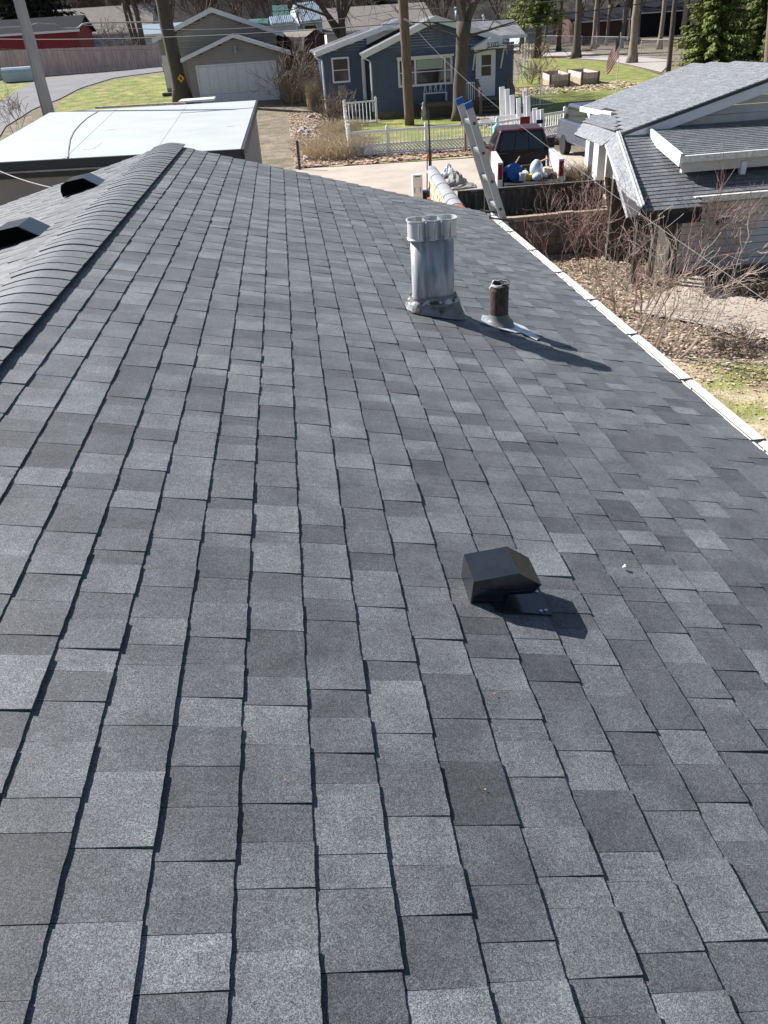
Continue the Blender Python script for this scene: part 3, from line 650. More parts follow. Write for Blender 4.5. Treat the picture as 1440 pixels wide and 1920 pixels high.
# --- blue house
bh = thing('blue_house', 'slate blue single-storey house with white trim, deck steps and bare trees around', 'house', (8.6, 50, 0))
XL, XRr, PK = 5.0, 13.05, 8.6; zpk = 4.62; ze = 3.30
def btop(x): return zpk - (zpk - ze) / (PK - XL) * (PK - x) if x < PK else max(zpk - (zpk - 3.35) / (12.6 - PK) * (x - PK), 3.3)
siding(XL, XRr, 48.5, .35, btop, M['blue'], bh, .13)
siding(48.5, 52.5, XL, .35, lambda x: 3.35, M['blue'], bh, .13, ax='y')
q = MB(); q.box(XL + .03, XRr - .03, 48.52, 56, -.1, .36); part(q, 'foundation', M['block'], bh)
q = MB(); q.hexa([(XL + .05, 48.6, .3), (XRr - .05, 48.6, .3), (XRr - .05, 58, .3), (XL + .05, 58, .3)], [(XL + .05, 48.6, 3.2), (XRr - .05, 48.6, 3.2), (XRr - .05, 58, 3.2), (XL + .05, 58, 3.2)]); part(q, 'wall', M['blue'], bh)
# gable front roof
s1 = (zpk - ze) / (PK - XL); o = .55; f0 = 48.15
prism_roof([(PK, f0, zpk + .16), (XL - o, f0, ze - s1 * o + .16), (XL - o, 53.5, ze - s1 * o + .16), (PK, 53.5, zpk + .16)], .1, 'roof', M['greyroof'], bh)
s2 = (zpk - 3.35) / (12.6 - PK)
prism_roof([(PK, f0, zpk + .16), (12.3, f0, zpk + .16 - s2 * (12.3 - PK)), (12.3, 53.5, zpk + .16 - s2 * (12.3 - PK)), (PK, 53.5, zpk + .16)], .1, 'roof', M['greyroof'], bh)
q = MB(); q.hexa([(XL - o, f0 - .04, ze - s1 * o - .12), (PK, f0 - .04, zpk - .14), (PK, f0 - .005, zpk - .14), (XL - o, f0 - .005, ze - s1 * o - .12)], [(XL - o, f0 - .04, ze - s1 * o + .17), (PK, f0 - .04, zpk + .17), (PK, f0 - .005, zpk + .17), (XL - o, f0 - .005, ze - s1 * o + .17)])
part(q, 'rake_board', M['white'], bh)
q = MB(); zz = zpk - s2 * (12.3 - PK)
q.hexa([(PK, f0 - .04, zpk - .14), (12.3, f0 - .04, zz - .14), (12.3, f0 - .005, zz - .14), (PK, f0 - .005, zpk - .14)], [(PK, f0 - .04, zpk + .17), (12.3, f0 - .04, zz + .17), (12.3, f0 - .005, zz + .17), (PK, f0 - .005, zpk + .17)])
part(q, 'rake_board', M['white'], bh)
# right part of the roof facing the street
prism_roof([at(880, 37, 53.5), at(962, 35, 53.5), (14.2, 50.3, 3.62), (11.3, 50.3, 3.64), (10.9, 52, 4.1)], .1, 'roof', M['greyroof'], bh)
q = MB(); q.box(12.35, 14.25, 50.12, 50.26, 3.46, 3.60); q.box(12.9, 12.96, 50.2, 50.26, .4, 3.5); part(q, 'gutter', M['white'], bh)
# recessed left wing
siding(2.4, 5.0, 50.5, .2, lambda x: 3.28 + .255 * (x - 2.4), M['blue'], bh, .13)
q = MB(); q.box(2.45, 5.0, 50.55, 58, -.1, 3.25); part(q, 'wall', M['blue'], bh)
prism_roof([(1.95, 50.15, 3.42), (7.4, 50.15, 4.86), (7.4, 58, 4.86), (1.95, 58, 3.42)], .09, 'roof', M['greyroof'], bh)
q = MB(); q.hexa([(1.95, 50.1, 3.18), (7.4, 50.1, 4.62), (7.4, 50.14, 4.62), (1.95, 50.14, 3.18)], [(1.95, 50.1, 3.44), (7.4, 50.1, 4.88), (7.4, 50.14, 4.88), (1.95, 50.14, 3.44)]); part(q, 'rake_board', M['white'], bh)
downspout(bh, [(1.95, 50.0, 3.35), (2.05, 50.1, 3.15), (2.36, 50.4, 3.0), (2.36, 50.4, .5)])
downspout(bh, [(4.4, 48.2, 3.3), (4.5, 48.2, 3.1), (4.93, 48.42, 2.85), (4.93, 48.42, .4)])
q = MB(); q.box(4.60, 4.80, 50.3, 50.46, .9, 3.0); q.box(4.66, 4.74, 50.25, 50.3, 1.0, 2.9); part(q, 'shutter', M['white'], bh)
window(2.98, 3.82, 1.93, 3.02, 50.48, bh, .09)
window(6.55, 9.42, 1.6, 2.78, 48.47, bh, .11, True, (7.42, 9.10), (7.5, 9.0, 2.3, 2.76))
q = MB(); q.box(6.4, 9.6, 48.3, 48.47, 2.86, 2.96); part(q, 'window_head', M['white'], bh)
# door, hood with house number
q = MB(); q.box(10.86, 11.98, 48.38, 48.49, .76, 3.02); dr = part(q, 'door', M['white'], bh)
q = MB(); q.box(11.18, 11.72, 48.36, 48.378, 1.78, 2.78); part(q, 'pane', M['glass'], dr)
q = MB(); q.box(11.18, 11.72, 48.34, 48.358, 2.24, 2.29); part(q, 'sash_rail', M['white'], dr)
q = MB(); q.tube([(11.0, 48.36, 1.62), (11.0, 48.3, 1.62)], .03, 8); part(q, 'handle', M['dark_metal'], dr)
q = MB(); q.add([(10.6, 47.7, 3.08), (12.4, 47.7, 3.08), (12.4, 47.7, 3.2), (11.5, 47.7, 3.62), (10.6, 47.7, 3.2), (10.6, 48.5, 3.08), (12.4, 48.5, 3.08), (12.4, 48.5, 3.2), (11.5, 48.5, 3.62), (10.6, 48.5, 3.2)],
    [(0, 1, 2, 3, 4), (9, 8, 7, 6, 5), (4, 3, 8, 9), (3, 2, 7, 8), (0, 5, 6, 1), (1, 6, 7, 2), (0, 4, 9, 5)])
hood = part(q, 'door_hood', M['white'], bh)
q = MB()
for sx in (10.7, 12.3): q.bar((sx, 48.45, 2.1), (sx, 47.8, 3.06), .07, .07)
part(q, 'bracket', M['white'], hood)
cu = bpy.data.curves.new('house_number', 'FONT'); cu.body = '5102'; cu.size = .34; cu.extrude = .012; cu.align_x = 'CENTER'
ob = bpy.data.objects.new('tmp', cu); col.objects.link(ob)
me = bpy.data.meshes.new_from_object(ob.evaluated_get(bpy.context.evaluated_depsgraph_get())); bpy.data.objects.remove(ob)
me.materials.clear(); me.materials.append(M['dark_metal'])
hn = bpy.data.objects.new('house_number', me); col.objects.link(hn); hn.parent = hood
hn.rotation_euler = (math.pi / 2, 0, 0); hn.location = Vector((11.65, 47.685, 3.15)) - wloc(hood)
q = MB(); q.tube([at(857, 40, 52), at(857, 16, 52)], .13, 10); q.tube([at(857, 18, 52), at(857, 13, 52)], .17, 10); part(q, 'chimney_pipe', M['galv'], bh, True)
q = MB(); q.tube([at(907, 42, 52), at(907, 30, 52)], .05, 8); q.tube([at(904, 31, 52), at(907, 29, 52)], .06, 8); part(q, 'plumbing_vent', M['white'], bh)
# deck, steps and railing
dk = thing('porch_deck', 'weathered wooden deck with steps at the white front door', 'deck', (10.6, 46.5, 0))
for k in range(14):
    q = MB(); yb = 46.55 + k * .14; q.box(7.4, 12.5, yb, yb + .13, .68 + U_(-.004, .004), .74); part(q, 'deck_board', M['weathered'], dk)
for k in range(4):
    q = MB(); q.box(10.6, 12.2, 46.4 - k * .28, 46.66 - k * .28, .56 - k * .17, .60 - k * .17); part(q, 'step', M['weathered'], dk)
for xx in (10.5, 12.3):
    q = MB(); q.box(xx - .07, xx + .07, 45.5, 45.64, 0, 1.25); part(q, 'newel_post', M['weathered'], dk)
    q = MB(); q.box(xx - .07, xx + .07, 46.5, 46.64, 0, 1.75); part(q, 'newel_post', M['weathered'], dk)
    q = MB(); q.bar((xx, 45.5, 1.25), (xx, 46.6, 1.72), .12, .05); part(q, 'handrail', M['weathered'], dk)
q = MB()
for k in range(26):
    a = 7.4 + k * .12; q.bar((a, 46.5, .05), (a + .55, 46.5, .6), .03, .015, (0, 1, 0)); q.bar((a + .55, 46.48, .05), (a, 46.48, .6), .03, .015, (0, 1, 0))
part(q, 'lattice_skirt', M['weathered'], dk, kind='stuff')
q = MB(); q.box(7.4, 10.4, 46.45, 46.5, .58, .74); part(q, 'rim_board', M['weathered'], dk)
# white bench and railing on the deck
bn = thing('garden_bench', 'white metal bench with a patterned back under the big front window', 'bench', (8.4, 47.7, .74))
q = MB(); q.box(7.75, 9.05, 47.5, 47.9, 1.14, 1.17); part(q, 'seat', M['white'], bn)
q = MB()
for k in range(9): q.bar((7.8 + k * .15, 47.92, 1.17), (7.8 + k * .15 + .07 * (-1) ** k, 47.96, 1.6), .03, .02)
q.bar((7.75, 47.95, 1.6), (9.05, 47.95, 1.6), .04, .04); part(q, 'backrest', M['white'], bn)
for a, b_ in ((7.78, 47.53), (9.02, 47.53), (7.78, 47.9), (9.02, 47.9)):
    q = MB(); q.box(a - .02, a + .02, b_ - .02, b_ + .02, .74, 1.15); part(q, 'leg', M['white'], bn)
rl = thing('deck_railing', 'white slatted railing on the deck between bench and forked tree', 'railing', (9.8, 46.6, .74))
q = MB(); q.box(9.2, 10.4, 46.58, 46.64, 1.56, 1.62); part(q, 'top_rail', M['white'], rl)
for k in range(11):
    q = MB(); q.box(9.22 + k * .115, 9.26 + k * .115, 46.59, 46.63, .76, 1.56); part(q, 'baluster', M['white'], rl)
gt = thing('safety_gate', 'white wire panel gate standing right of the deck steps', 'gate', (13.3, 45.8, 0))
for k in range(3):
    q = MB(); a = 12.45 + k * .72; z0, z1 = .35, 1.25
    for (c, d) in (((a, z0), (a, z1)), ((a + .7, z0), (a + .7, z1)), ((a, z0), (a + .7, z0)), ((a, z1), (a + .7, z1))): q.tube([(c[0], 45.8, c[1]), (d[0], 45.8, d[1])], .02, 5)
    for j in range(1, 7): q.tube([(a + j * .1, 45.8, z0), (a + j * .1, 45.8, z1)], .008, 4)
    part(q, 'panel', M['white'], gt)
# garden statues at the deck
for i, (a, lb) in enumerate(((7.45, 'small stone garden statue left of the lattice under the window'), (10.05, 'small stone garden statue by the foot of the forked tree'))):
    t = thing('garden_statue', lb, 'statue', (a, 46.0, 0))
    q = MB(); q.box(a - .13, a + .13, 45.87, 46.13, 0, .15); part(q, 'plinth', M['stone'], t)
    q = rings([circ(a, 46, z, r, 10) for z, r in ((.15, .12), (.35, .16), (.5, .11), (.62, .14), (.7, .07), (.76, .09), (.84, .08), (.88, .02))]); part(q, 'figure', M['stone'], t, True)

# --- white vinyl fence
def picket_run(t, a, b, h, posts, lattice=True, gap=.148):
    a = Vector(a); b = Vector(b); L = (b - a).length; d = (b - a) / L; zb = .42 if lattice else .1
    n = int(L / gap); up = Vector((0, 0, 1))
    for k in range(1, n):
        p = a + d * (k * gap); q = MB(); q.bar(p + up * zb, p + up * (h - .06), .045, .03, (d.x, d.y, 0)); part(q, 'picket', M['vinyl'], t)
    for z, hh in ((h - .04, .08), (zb, .06), (.08, .06)):
        q = MB(); q.bar(a + up * z, b + up * z, .05, hh); part(q, 'rail', M['vinyl'], t)
    if lattice:
        q = MB(); st = .14; m_ = int(L / st); side = Vector((-d.y, d.x, 0)) * .012
        for k in range(-2, m_):
            for sg in (1, -1):
                s0 = k * st; s1_ = s0 + .34
                if s0 < 0 or s1_ > L: continue
                z0, z1 = (.1, .42) if sg > 0 else (.42, .1)
                q.bar(a + d * s0 + up * z0 + side * sg, a + d * s1_ + up * z1 + side * sg, .04, .008, side)
        part(q, 'lattice_panel', M['vinyl'], t, kind='stuff')
    for s_ in posts:
        p = a + d * (s_ * L); q = MB(); q.box(p.x - .055, p.x + .055, p.y - .055, p.y + .055, 0, h + .1)
        q.add([(p.x - .07, p.y - .07, h + .1), (p.x + .07, p.y - .07, h + .1), (p.x + .07, p.y + .07, h + .1), (p.x - .07, p.y + .07, h + .1), (p.x, p.y, h + .18)], [(0, 1, 4), (1, 2, 4), (2, 3, 4), (3, 0, 4), (3, 2, 1, 0)])
        part(q, 'post', M['vinyl'], t)
pf = thing('picket_fence', 'white vinyl picket fence with lattice bottom along the street before the blue house', 'fence', (2.5, 34, 0))
picket_run(pf, gnd(657, 296), gnd(931, 277), .95, (0, .26, .52, .79, 1))
picket_run(pf, gnd(931, 277), (11.9, 35.6, 0), .95, (.5, 1))
q = MB()
for k in range(7):
    t_ = k / 6; p = gnd(656, 294).lerp(gnd(648, 236), t_); q.box(p.x - .06, p.x + .06, p.y - .06, p.y + .06, 0, 1.15)
    if k in (0, 3, 6): q.box(p.x - .08, p.x + .08, p.y - .08, p.y + .08, 1.15, 1.2)
part(q, 'side_run', M['vinyl'], pf)
pg = thing('fence_gate', 'white picket gate section set back at the left corner of the blue house', 'gate', (3.4, 45, 0))
picket_run(pg, (3.15, 45.6, 0), (4.85, 46.0, 0), 1.15, (0, 1), False, .2)
# pile of loose white fence sections leaning behind the truck
fp = thing('fence_panel_stack', 'upright stack of loose white fence posts and panels above the truck cab', 'fence panels', (9.5, 34.5, 0))
for (px, py, py2, Y, w_) in ((941, 163, 245, 35.5, .16), (951, 167, 250, 35.2, .14), (960, 178, 252, 35, .14), (972, 184, 255, 34.6, .13), (984, 170, 260, 34.4, .12), (990, 180, 262, 34.2, .12), (1003, 203, 262, 33.8, .14), (1011, 206, 262, 33.6, .16), (1016, 205, 258, 33.4, .1), (927, 238, 262, 33.6, .12), (937, 236, 262, 33.5, .12), (950, 240, 262, 33.4, .14), (966, 236, 262, 33.4, .1)):
    q = MB(); w_ *= 1.35; p = at(px, py, Y); b_ = at(px + 2, py2, Y); b_.z = max(b_.z, .02); q.bar(b_, p, w_, .07, (0, 1, 0)); part(q, 'post', M['vinyl'], fp)
for (a, b_, Y) in (((925, 222), (1000, 214), 34.8), ((900, 228), (960, 224), 35.4), ((955, 252), (1018, 248), 33.5)):
    q = MB(); q.bar(at(*a, Y), at(*b_, Y), .05, .14); part(q, 'rail', M['vinyl'], fp)
q = MB(); p = at(984, 229, 33.3); q.box(p.x - .2, p.x + .2, p.y - .03, p.y, p.z - .2, p.z + .2)
tag(q.build('red_reflector_board', M['redlight'], origin=p), 'dark red square board leaning on the white fence panels', 'board')
q = MB(); p = at(1012, 228, 33.2); q.box(p.x - .13, p.x + .13, p.y - .03, p.y, p.z - .07, p.z + .07)
tag(q.build('blue_plate', M['flagblue'], origin=p), 'small dark blue plate on the rightmost white fence post', 'plate')
# bird feeder / lantern things by the fence
tl = thing('birdhouse', 'turquoise birdhouse with an orange base above the white fence', 'birdhouse', at(932, 245, 32.6))
p = at(932, 243, 32.6); q = MB(); q.hexa([(p.x - .13, p.y - .13, p.z - .22), (p.x + .13, p.y - .13, p.z - .22), (p.x + .13, p.y + .13, p.z - .22), (p.x - .13, p.y + .13, p.z - .22)], [(p.x - .15, p.y - .15, p.z + .08), (p.x + .15, p.y - .15, p.z + .08), (p.x + .15, p.y + .15, p.z + .08), (p.x - .15, p.y + .15, p.z + .08)])
q.add([(p.x - .17, p.y - .17, p.z + .08), (p.x + .17, p.y - .17, p.z + .08), (p.x + .17, p.y + .17, p.z + .08), (p.x - .17, p.y + .17, p.z + .08), (p.x, p.y, p.z + .25)], [(0, 1, 4), (1, 2, 4), (2, 3, 4), (3, 0, 4)]); part(q, 'house_body', M['teal'], tl)
q = MB(); q.box(p.x - .17, p.x + .13, p.y - .12, p.y + .12, p.z - .40, p.z - .24); part(q, 'base', M['orange'], tl)
q = MB(); q.tube([(p.x, p.y, 0), (p.x, p.y, p.z - .4)], .04, 6); part(q, 'post', M['strawdark'], tl)
mbx = thing('mailbox', 'small dark red and pink mailbox on a post left of the ladder', 'mailbox', gnd(872, 284))
p = gnd(872, 286); q = MB(); q.tube([p, p + Vector((0, 0, 1.0))], .045, 6); part(q, 'post', M['strawdark'], mbx)
q = MB(); q.box(p.x - .13, p.x + .13, p.y - .25, p.y + .2, 1.0, 1.14); q.tube([(p.x, p.y - .25, 1.14), (p.x, p.y + .2, 1.14)], .13, 10); part(q, 'box', M['maroon'], mbx)

# --- taupe garage pair
ga = thing('garage', 'taupe sided garage with a wide white door and white gable trim', 'garage', (-2.7, 61, .5))
s_ = .29; gp = -2.95
gtop = lambda x: 4.42 - .33 * abs(x - gp)
siding(-6.3, .3, 61, .4, gtop, M['taupe'], ga, .15)
siding(61, 68, .3, .4, lambda x: 3.3, M['taupe'], ga, .15, ax='y', face=1)
q = MB(); q.box(-6.25, .25, 61.05, 68, .1, 3.2); part(q, 'wall', M['taupe'], ga)
for sg in (-1, 1):
    xo = gp + sg * 3.72; zo = 4.55 - .33 * 3.72
    prism_roof([(gp, 60.6, 4.62), (xo, 60.6, zo + .07), (xo, 68, zo + .07), (gp, 68, 4.62)], .09, 'roof', M['greyroof'], ga)
    q = MB(); q.hexa([(gp, 60.55, 4.4), (xo, 60.55, zo - .15), (xo, 60.59, zo - .15), (gp, 60.59, 4.4)], [(gp, 60.55, 4.64), (xo, 60.55, zo + .09), (xo, 60.59, zo + .09), (gp, 60.59, 4.64)]); part(q, 'rake_board', M['white'], ga)
fr = MB(); x0, x1, z0, z1 = -5.68, -.40, .55, 2.84
fr.box(x0 - .1, x0, 60.93, 61, z0, z1 + .1); fr.box(x1, x1 + .1, 60.93, 61, z0, z1 + .1); fr.box(x0, x1, 60.93, 61, z1, z1 + .1); fr = part(fr, 'door_frame', M['white'], ga)
q = MB(); q.box(x0, x1, 60.99, 61.03, z0, z1); gdo = part(q, 'garage_door', M['white'], ga)
for r in range(4):
    for c in range(8):
        a = x0 + .06 + c * (x1 - x0 - .06) / 8; zz = z0 + .05 + r * (z1 - z0) / 4
        q = MB(); q.hexa([(a, 60.985, zz), (a + .58, 60.985, zz), (a + .58, 60.99, zz), (a, 60.99, zz)], [(a, 60.97, zz + .5), (a + .58, 60.97, zz + .5), (a + .58, 60.99, zz + .5), (a, 60.99, zz + .5)]); part(q, 'door_panel', M['white'], gdo)
q = MB(); q.box(-3.05, -2.8, 60.9, 60.97, 3.75, 3.95); q.tube([(-2.93, 60.75, 3.8), (-2.93, 60.75, 3.52)], [.05, .13], 10); q.tube([(-2.93, 60.75, 3.95), (-2.93, 60.75, 3.78)], .05, 8); part(q, 'gable_lamp', M['galv'], ga)
q = MB(); q.box(.3, .34, 60.98, 61.1, .4, 3.1); part(q, 'corner_board', M['white'], ga)
gb = thing('large_garage', 'larger taupe sided garage with white roof trim standing behind the first', 'garage', (-4, 66, .8))
gq = -4.45
siding(-8.6, -.1, 66, .9, lambda x: 6.05 - .36 * abs(x - gq), M['taupe'], gb, .16)
q = MB(); q.box(-8.55, -.15, 66.05, 76, .3, 4.4); part(q, 'wall', M['taupe'], gb)
for sg, w_ in ((-1, 4.5), (1, 4.9)):
    xo = gq + sg * w_; zo = 6.2 - .36 * w_
    prism_roof([(gq, 65.5, 6.27), (xo, 65.5, zo + .07), (xo, 76, zo + .07), (gq, 76, 6.27)], .1, 'roof', M['greyroof'], gb)
    q = MB(); q.hexa([(gq, 65.44, 6.0), (xo, 65.44, zo - .2), (xo, 65.49, zo - .2), (gq, 65.49, 6.0)], [(gq, 65.44, 6.3), (xo, 65.44, zo + .1), (xo, 65.49, zo + .1), (gq, 65.49, 6.3)]); part(q, 'rake_board', M['white'], gb)
q = MB(); q.box(-8.55, -7.95, 65.93, 65.985, 1.5, 3.6); d2 = part(q, 'side_door', M['white'], gb)
q = MB(); q.box(-8.9, -7.6, 65.1, 65.9, .85, 1.25); part(q, 'step', M['boards'], gb)

# --- gambrel shed
sh = thing('gambrel_shed', 'old brown gambrel-roofed shed between the garage and the blue house', 'shed', (2.9, 70, 1))
pr = [at(570, 110, 69), at(571, 70, 69), at(589, 55, 69), at(608, 65, 69), at(612, 100, 69)]
pr2 = [p + Vector((-2.3, 3.0, 0)) for p in pr]
q = MB(); k = 5; pr[0].z = .8; pr[4].z = .8; pr2[0].z = .8; pr2[4].z = .8
q.add(pr + pr2, [(0, 4, 3, 2, 1), (5, 6, 7, 8, 9), (0, 1, 6, 5), (3, 4, 9, 8), (4, 0, 5, 9)]); part(q, 'wall', M['brownshed'], sh)
for i, j in ((1, 2), (2, 3)):
    a, b_ = pr[i], pr[j]; u = Vector((.1, -.15, .04)); prism_roof([a + u, b_ + u, pr2[j] + Vector((-.1, .1, .04)), pr2[i] + Vector((-.1, .1, .04))], .08, 'roof', M['tanroof'], sh)
q = MB(); q.slab([pr[1] + Vector((0, -.1, .02)), pr2[1] + Vector((0, 0, .02)), at(541, 68, 70) + Vector((0, 0, 0)), at(569, 97, 69)], (-.6, -.5, .5), .08); part(q, 'roof', M['tanroof'], sh)

# --- far buildings
def far_house(name, label, x0, x1, y, dep, z0, zw, zr, wall, roof, windows=(), cat='house', lap=.2, over=.4):
    t = thing(name, label, cat, ((x0 + x1) / 2, y, z0))
    siding(x0, x1, y, z0, lambda x: zw, M[wall], t, lap)
    q = MB(); q.box(x0 + .03, x1 - .03, y + .05, y + dep, z0 - 1, zw); part(q, 'wall', M[wall], t)
    ym = y + dep / 2
    prism_roof([(x0 - over, y - over, zw), (x1 + over, y - over, zw), (x1 + over, ym, zr), (x0 - over, ym, zr)], .15, 'roof', M[roof], t)
    prism_roof([(x0 - over, y + dep + over, zw), (x1 + over, y + dep + over, zw), (x1 + over, ym, zr), (x0 - over, ym, zr)], .15, 'roof', M[roof], t)
    q = MB()
    for xx in (x0 + .02, x1 - .02): q.add([(xx, y, zw - .05), (xx, y + dep, zw - .05), (xx, ym, zr - .1)], [(0, 1, 2)])
    part(q, 'gable', M[wall], t)
    q = MB(); q.box(x0 - over, x1 + over, y - over - .1, y - over, zw - .14, zw + .06); part(q, 'gutter', M['white'], t)
    for (a, b_, c, d) in windows: window(a, b_, c, d, y - .01, t, .08)
    return t
a = at(-60, 62, 100); b_ = at(144, 58, 100)
far_house('red_building', 'long dark red building with a dark roof behind the pinkish fence', a.x, b_.x, 100, 8, 1.5, at(60, 62, 100).z, at(60, 34, 104).z, 'red', 'darkroof', cat='building')
a = at(85, 60, 122); b_ = at(280, 60, 122)
far_house('pale_blue_house', 'pale blue-white house with a broad brown-grey roof at the upper left', a.x, b_.x, 122, 16, 1.5, at(200, 63, 122).z, at(200, 12, 130).z, 'bluewhite', 'tanroof')
a = at(268, 60, 105); b_ = at(345, 60, 105)
far_house('small_cottage', 'small cottage with a turquoise metal porch roof left of the big tree trunk', a.x, b_.x, 105, 7, 1.5, at(300, 64, 105).z, at(300, 44, 108).z, 'bluewhite', 'metalroof')
# blue-white barn-like house with metal roofs
mh = thing('metal_roof_house', 'tall blue-white house with pale ribbed metal roofs behind the brown shed', 'house', at(560, 60, 88))
Yh = 90
def P_(x, y, d=0): return at(x, y, Yh + d)
q = MB(); q.hexa([P_(508, 75), P_(556, 70), P_(556, 66, 6), P_(508, 70, 6)], [P_(508, 45), P_(556, 43), P_(556, 40, 6), P_(508, 42, 6)]); part(q, 'wall', M['bluewhite'], mh)
q = MB(); q.hexa([P_(562, 75, 1), P_(604, 72, 1), P_(604, 70, 7), P_(562, 73, 7)], [P_(562, 40, 1), P_(604, 36, 1), P_(604, 30, 7), P_(562, 36, 7)]); part(q, 'wall', M['bluewhite'], mh)
q = MB(); q.slab([P_(555, 75, 0), P_(566, 74, 0), P_(561, 45, .3), P_(549, 10, 3.5), P_(544, 24, 3)], (0, -1, .1), .5); part(q, 'gable', M['white'], mh)
for (poly, mm) in (([P_(508, 46, -.4), P_(550, 42, -.4), P_(547, 29, 3), P_(504, 33, 3)], 'metalroof'), ([P_(566, 42, -.2), P_(604, 37, -.2), P_(596, 3, 6), P_(549, 8, 6)], 'metalroof'), ([P_(512, 32, 4), P_(544, 30, 4), P_(538, 9, 7), P_(510, 10, 7)], 'greenroof'), ([P_(466, 42, 1), P_(503, 44, 1), P_(503, 34, 4), P_(466, 36, 4)], 'greenroof')):
    r_ = prism_roof(poly, .12, 'roof', M[mm], mh)
    if mm == 'metalroof':
        for k in range(12):
            t_ = (k + .5) / 12; a = Vector(poly[0]).lerp(Vector(poly[1]), t_); b_ = Vector(poly[3]).lerp(Vector(poly[2]), t_)
            q = MB(); q.bar(a + Vector((0, -.06, .06)), b_ + Vector((0, -.06, .06)), .1, .06); part(q, 'roof_rib', M['metalroof'], r_)
w0 = P_(578, 48, .9); q = MB(); q.box(w0.x - .5, w0.x + .9, w0.y - .1, w0.y - .02, w0.z - .6, w0.z + .1); wq = part(q, 'window', M['white'], mh)
q = MB(); q.box(w0.x - .38, w0.x + .78, w0.y - .13, w0.y - .11, w0.z - .5, w0.z); part(q, 'pane', M['glass'], wq)
a = at(612, 60, 96); b_ = at(815, 60, 96)
far_house('brown_roof_house', 'wide low house with a brown-grey roof behind the blue house', a.x, b_.x, 96, 18, 0, at(700, 56, 96).z, at(700, 10, 105).z, 'cream', 'tanroof')
for i, (xa, xb, yy, zt, lb) in enumerate(((1075, 1175, 150, 20, 'dark brown building behind the bare trees right of centre'), (1180, 1290, 165, 4, 'dark grey building behind the chain-link gate'), (985, 1050, 170, 40, 'pale house glimpsed between the park trees'))):
    a = at(xa, 70, yy); b_ = at(xb, 70, yy)
    far_house('far_building', lb, a.x, b_.x, yy, 12, 0, at(xa, zt + 22, yy).z, at(xa, zt, yy + 6).z, ('brownshed', 'darkroof', 'bluewhite')[i], 'darkroof', cat='building', lap=.4)

# --- pinkish board fence at the upper left
bf = thing('board_fence', 'long pinkish cedar board fence behind the curving asphalt road', 'fence', (-20, 84, 2.2))
A = gnd(-60, 153); B = gnd(306, 125); L = (B - A).length; d = (B - A) / L; n = int(L / .16)
q = MB()
for k in range(n):
    p = A + d * (k * .16); z = gz(p.x, p.y); h = 1.85 + .5 * (1 - k / n) + U_(-.02, .02); q.bar(p + Vector((0, U_(-.012, .012), z - p.z)), p + Vector((0, 0, z - p.z + h)), .15, .02, (d.y, -d.x, 0)) if False else q.hexa([p + Vector((0, 0, -.1)), p + d * .152 + Vector((0, 0, -.1)), p + d * .152 + Vector((0, .025, -.1)), p + Vector((0, .025, -.1))], [p + Vector((0, 0, h)), p + d * .152 + Vector((0, 0, h)), p + d * .152 + Vector((0, .025, h)), p + Vector((0, .025, h))])
part(q, 'fence_boards', M['pinkboards'], bf, kind='stuff')
q = MB()
for z in (.4, 1.5): q.bar(A + Vector((0, .06, z)), B + Vector((0, .06, z)), .04, .09)
part(q, 'rail', M['pinkboards'], bf)
q = MB(); p = gnd(38, 152); q.box(p.x - 1.1, p.x + 1.5, p.y - 1.2, p.y - .3, p.z, p.z + .75); q.tube([(p.x - 1.1, p.y - .75, p.z + .75), (p.x + 1.5, p.y - .75, p.z + .75)], .35, 10)
tag(q.build('covered_trailer', M['bluewhite'], origin=p), 'low pale blue covered thing parked against the pinkish fence', 'cover')

# ------------------------------------------------------------------ walls and fences at the driveway
dv = thing('driveway_fence', 'dark weathered board fence at the driveway edge below the truck', 'fence', (6, 20.4, 0))
Af, Bf = at(858, 357, 20.4), at(1132, 336, 20.4); nb = 22
for k in range(nb):
    a = Af.lerp(Bf, k / nb); b_ = Af.lerp(Bf, (k + .985) / nb); dy = U_(-.02, .02); dz = U_(-.02, .01)
    q = MB(); q.hexa([(a.x, 20.38 + dy, -.1), (b_.x, 20.38 + dy, -.1), (b_.x, 20.41 + dy, -.1), (a.x, 20.41 + dy, -.1)], [(a.x, 20.38 + dy, a.z - .05 + dz), (b_.x, 20.38 + dy, b_.z - .05 + dz), (b_.x, 20.41 + dy, b_.z - .05 + dz), (a.x, 20.41 + dy, a.z - .05 + dz)]); part(q, 'fence_board', M['boards'], dv)
q = MB(); q.bar(Af + Vector((0, 0, -.03)), Bf + Vector((0, 0, -.03)), .12, .04); part(q, 'cap_rail', M['boards'], dv)
for t_ in (.12, .3, .53, .75, .97):
    p = Af.lerp(Bf, t_); q = MB(); q.box(p.x - .05, p.x + .05, 20.26, 20.35, -.1, p.z - .1); part(q, 'fence_post', M['boards'], dv)
lw = thing('block_wall', 'low brown concrete block wall capped by tan timbers below the dark fence', 'wall', (6.5, 18.9, -.6))
Al, Bl = at(925, 410, 18.9), at(1140, 391, 18.9)
for r in range(4):
    for c in range(9):
        x = Al.x - .2 + (c + (r % 2) * .5) * .4; q = MB(); dy = U_(-.008, .008); q.box(x + .005, x + .392, 18.85 + dy, 19.05, -.6 + r * .205, -.6 + r * .205 + .197); part(q, 'block', M['block'], lw)
q = MB(); q.box(Al.x - .2, Bl.x + .3, 18.88, 19.06, -.62, .21); part(q, 'mortar', M['soil'], lw)
cuts = [0, .16, .3, .42, .55, .7, .85, 1.0]
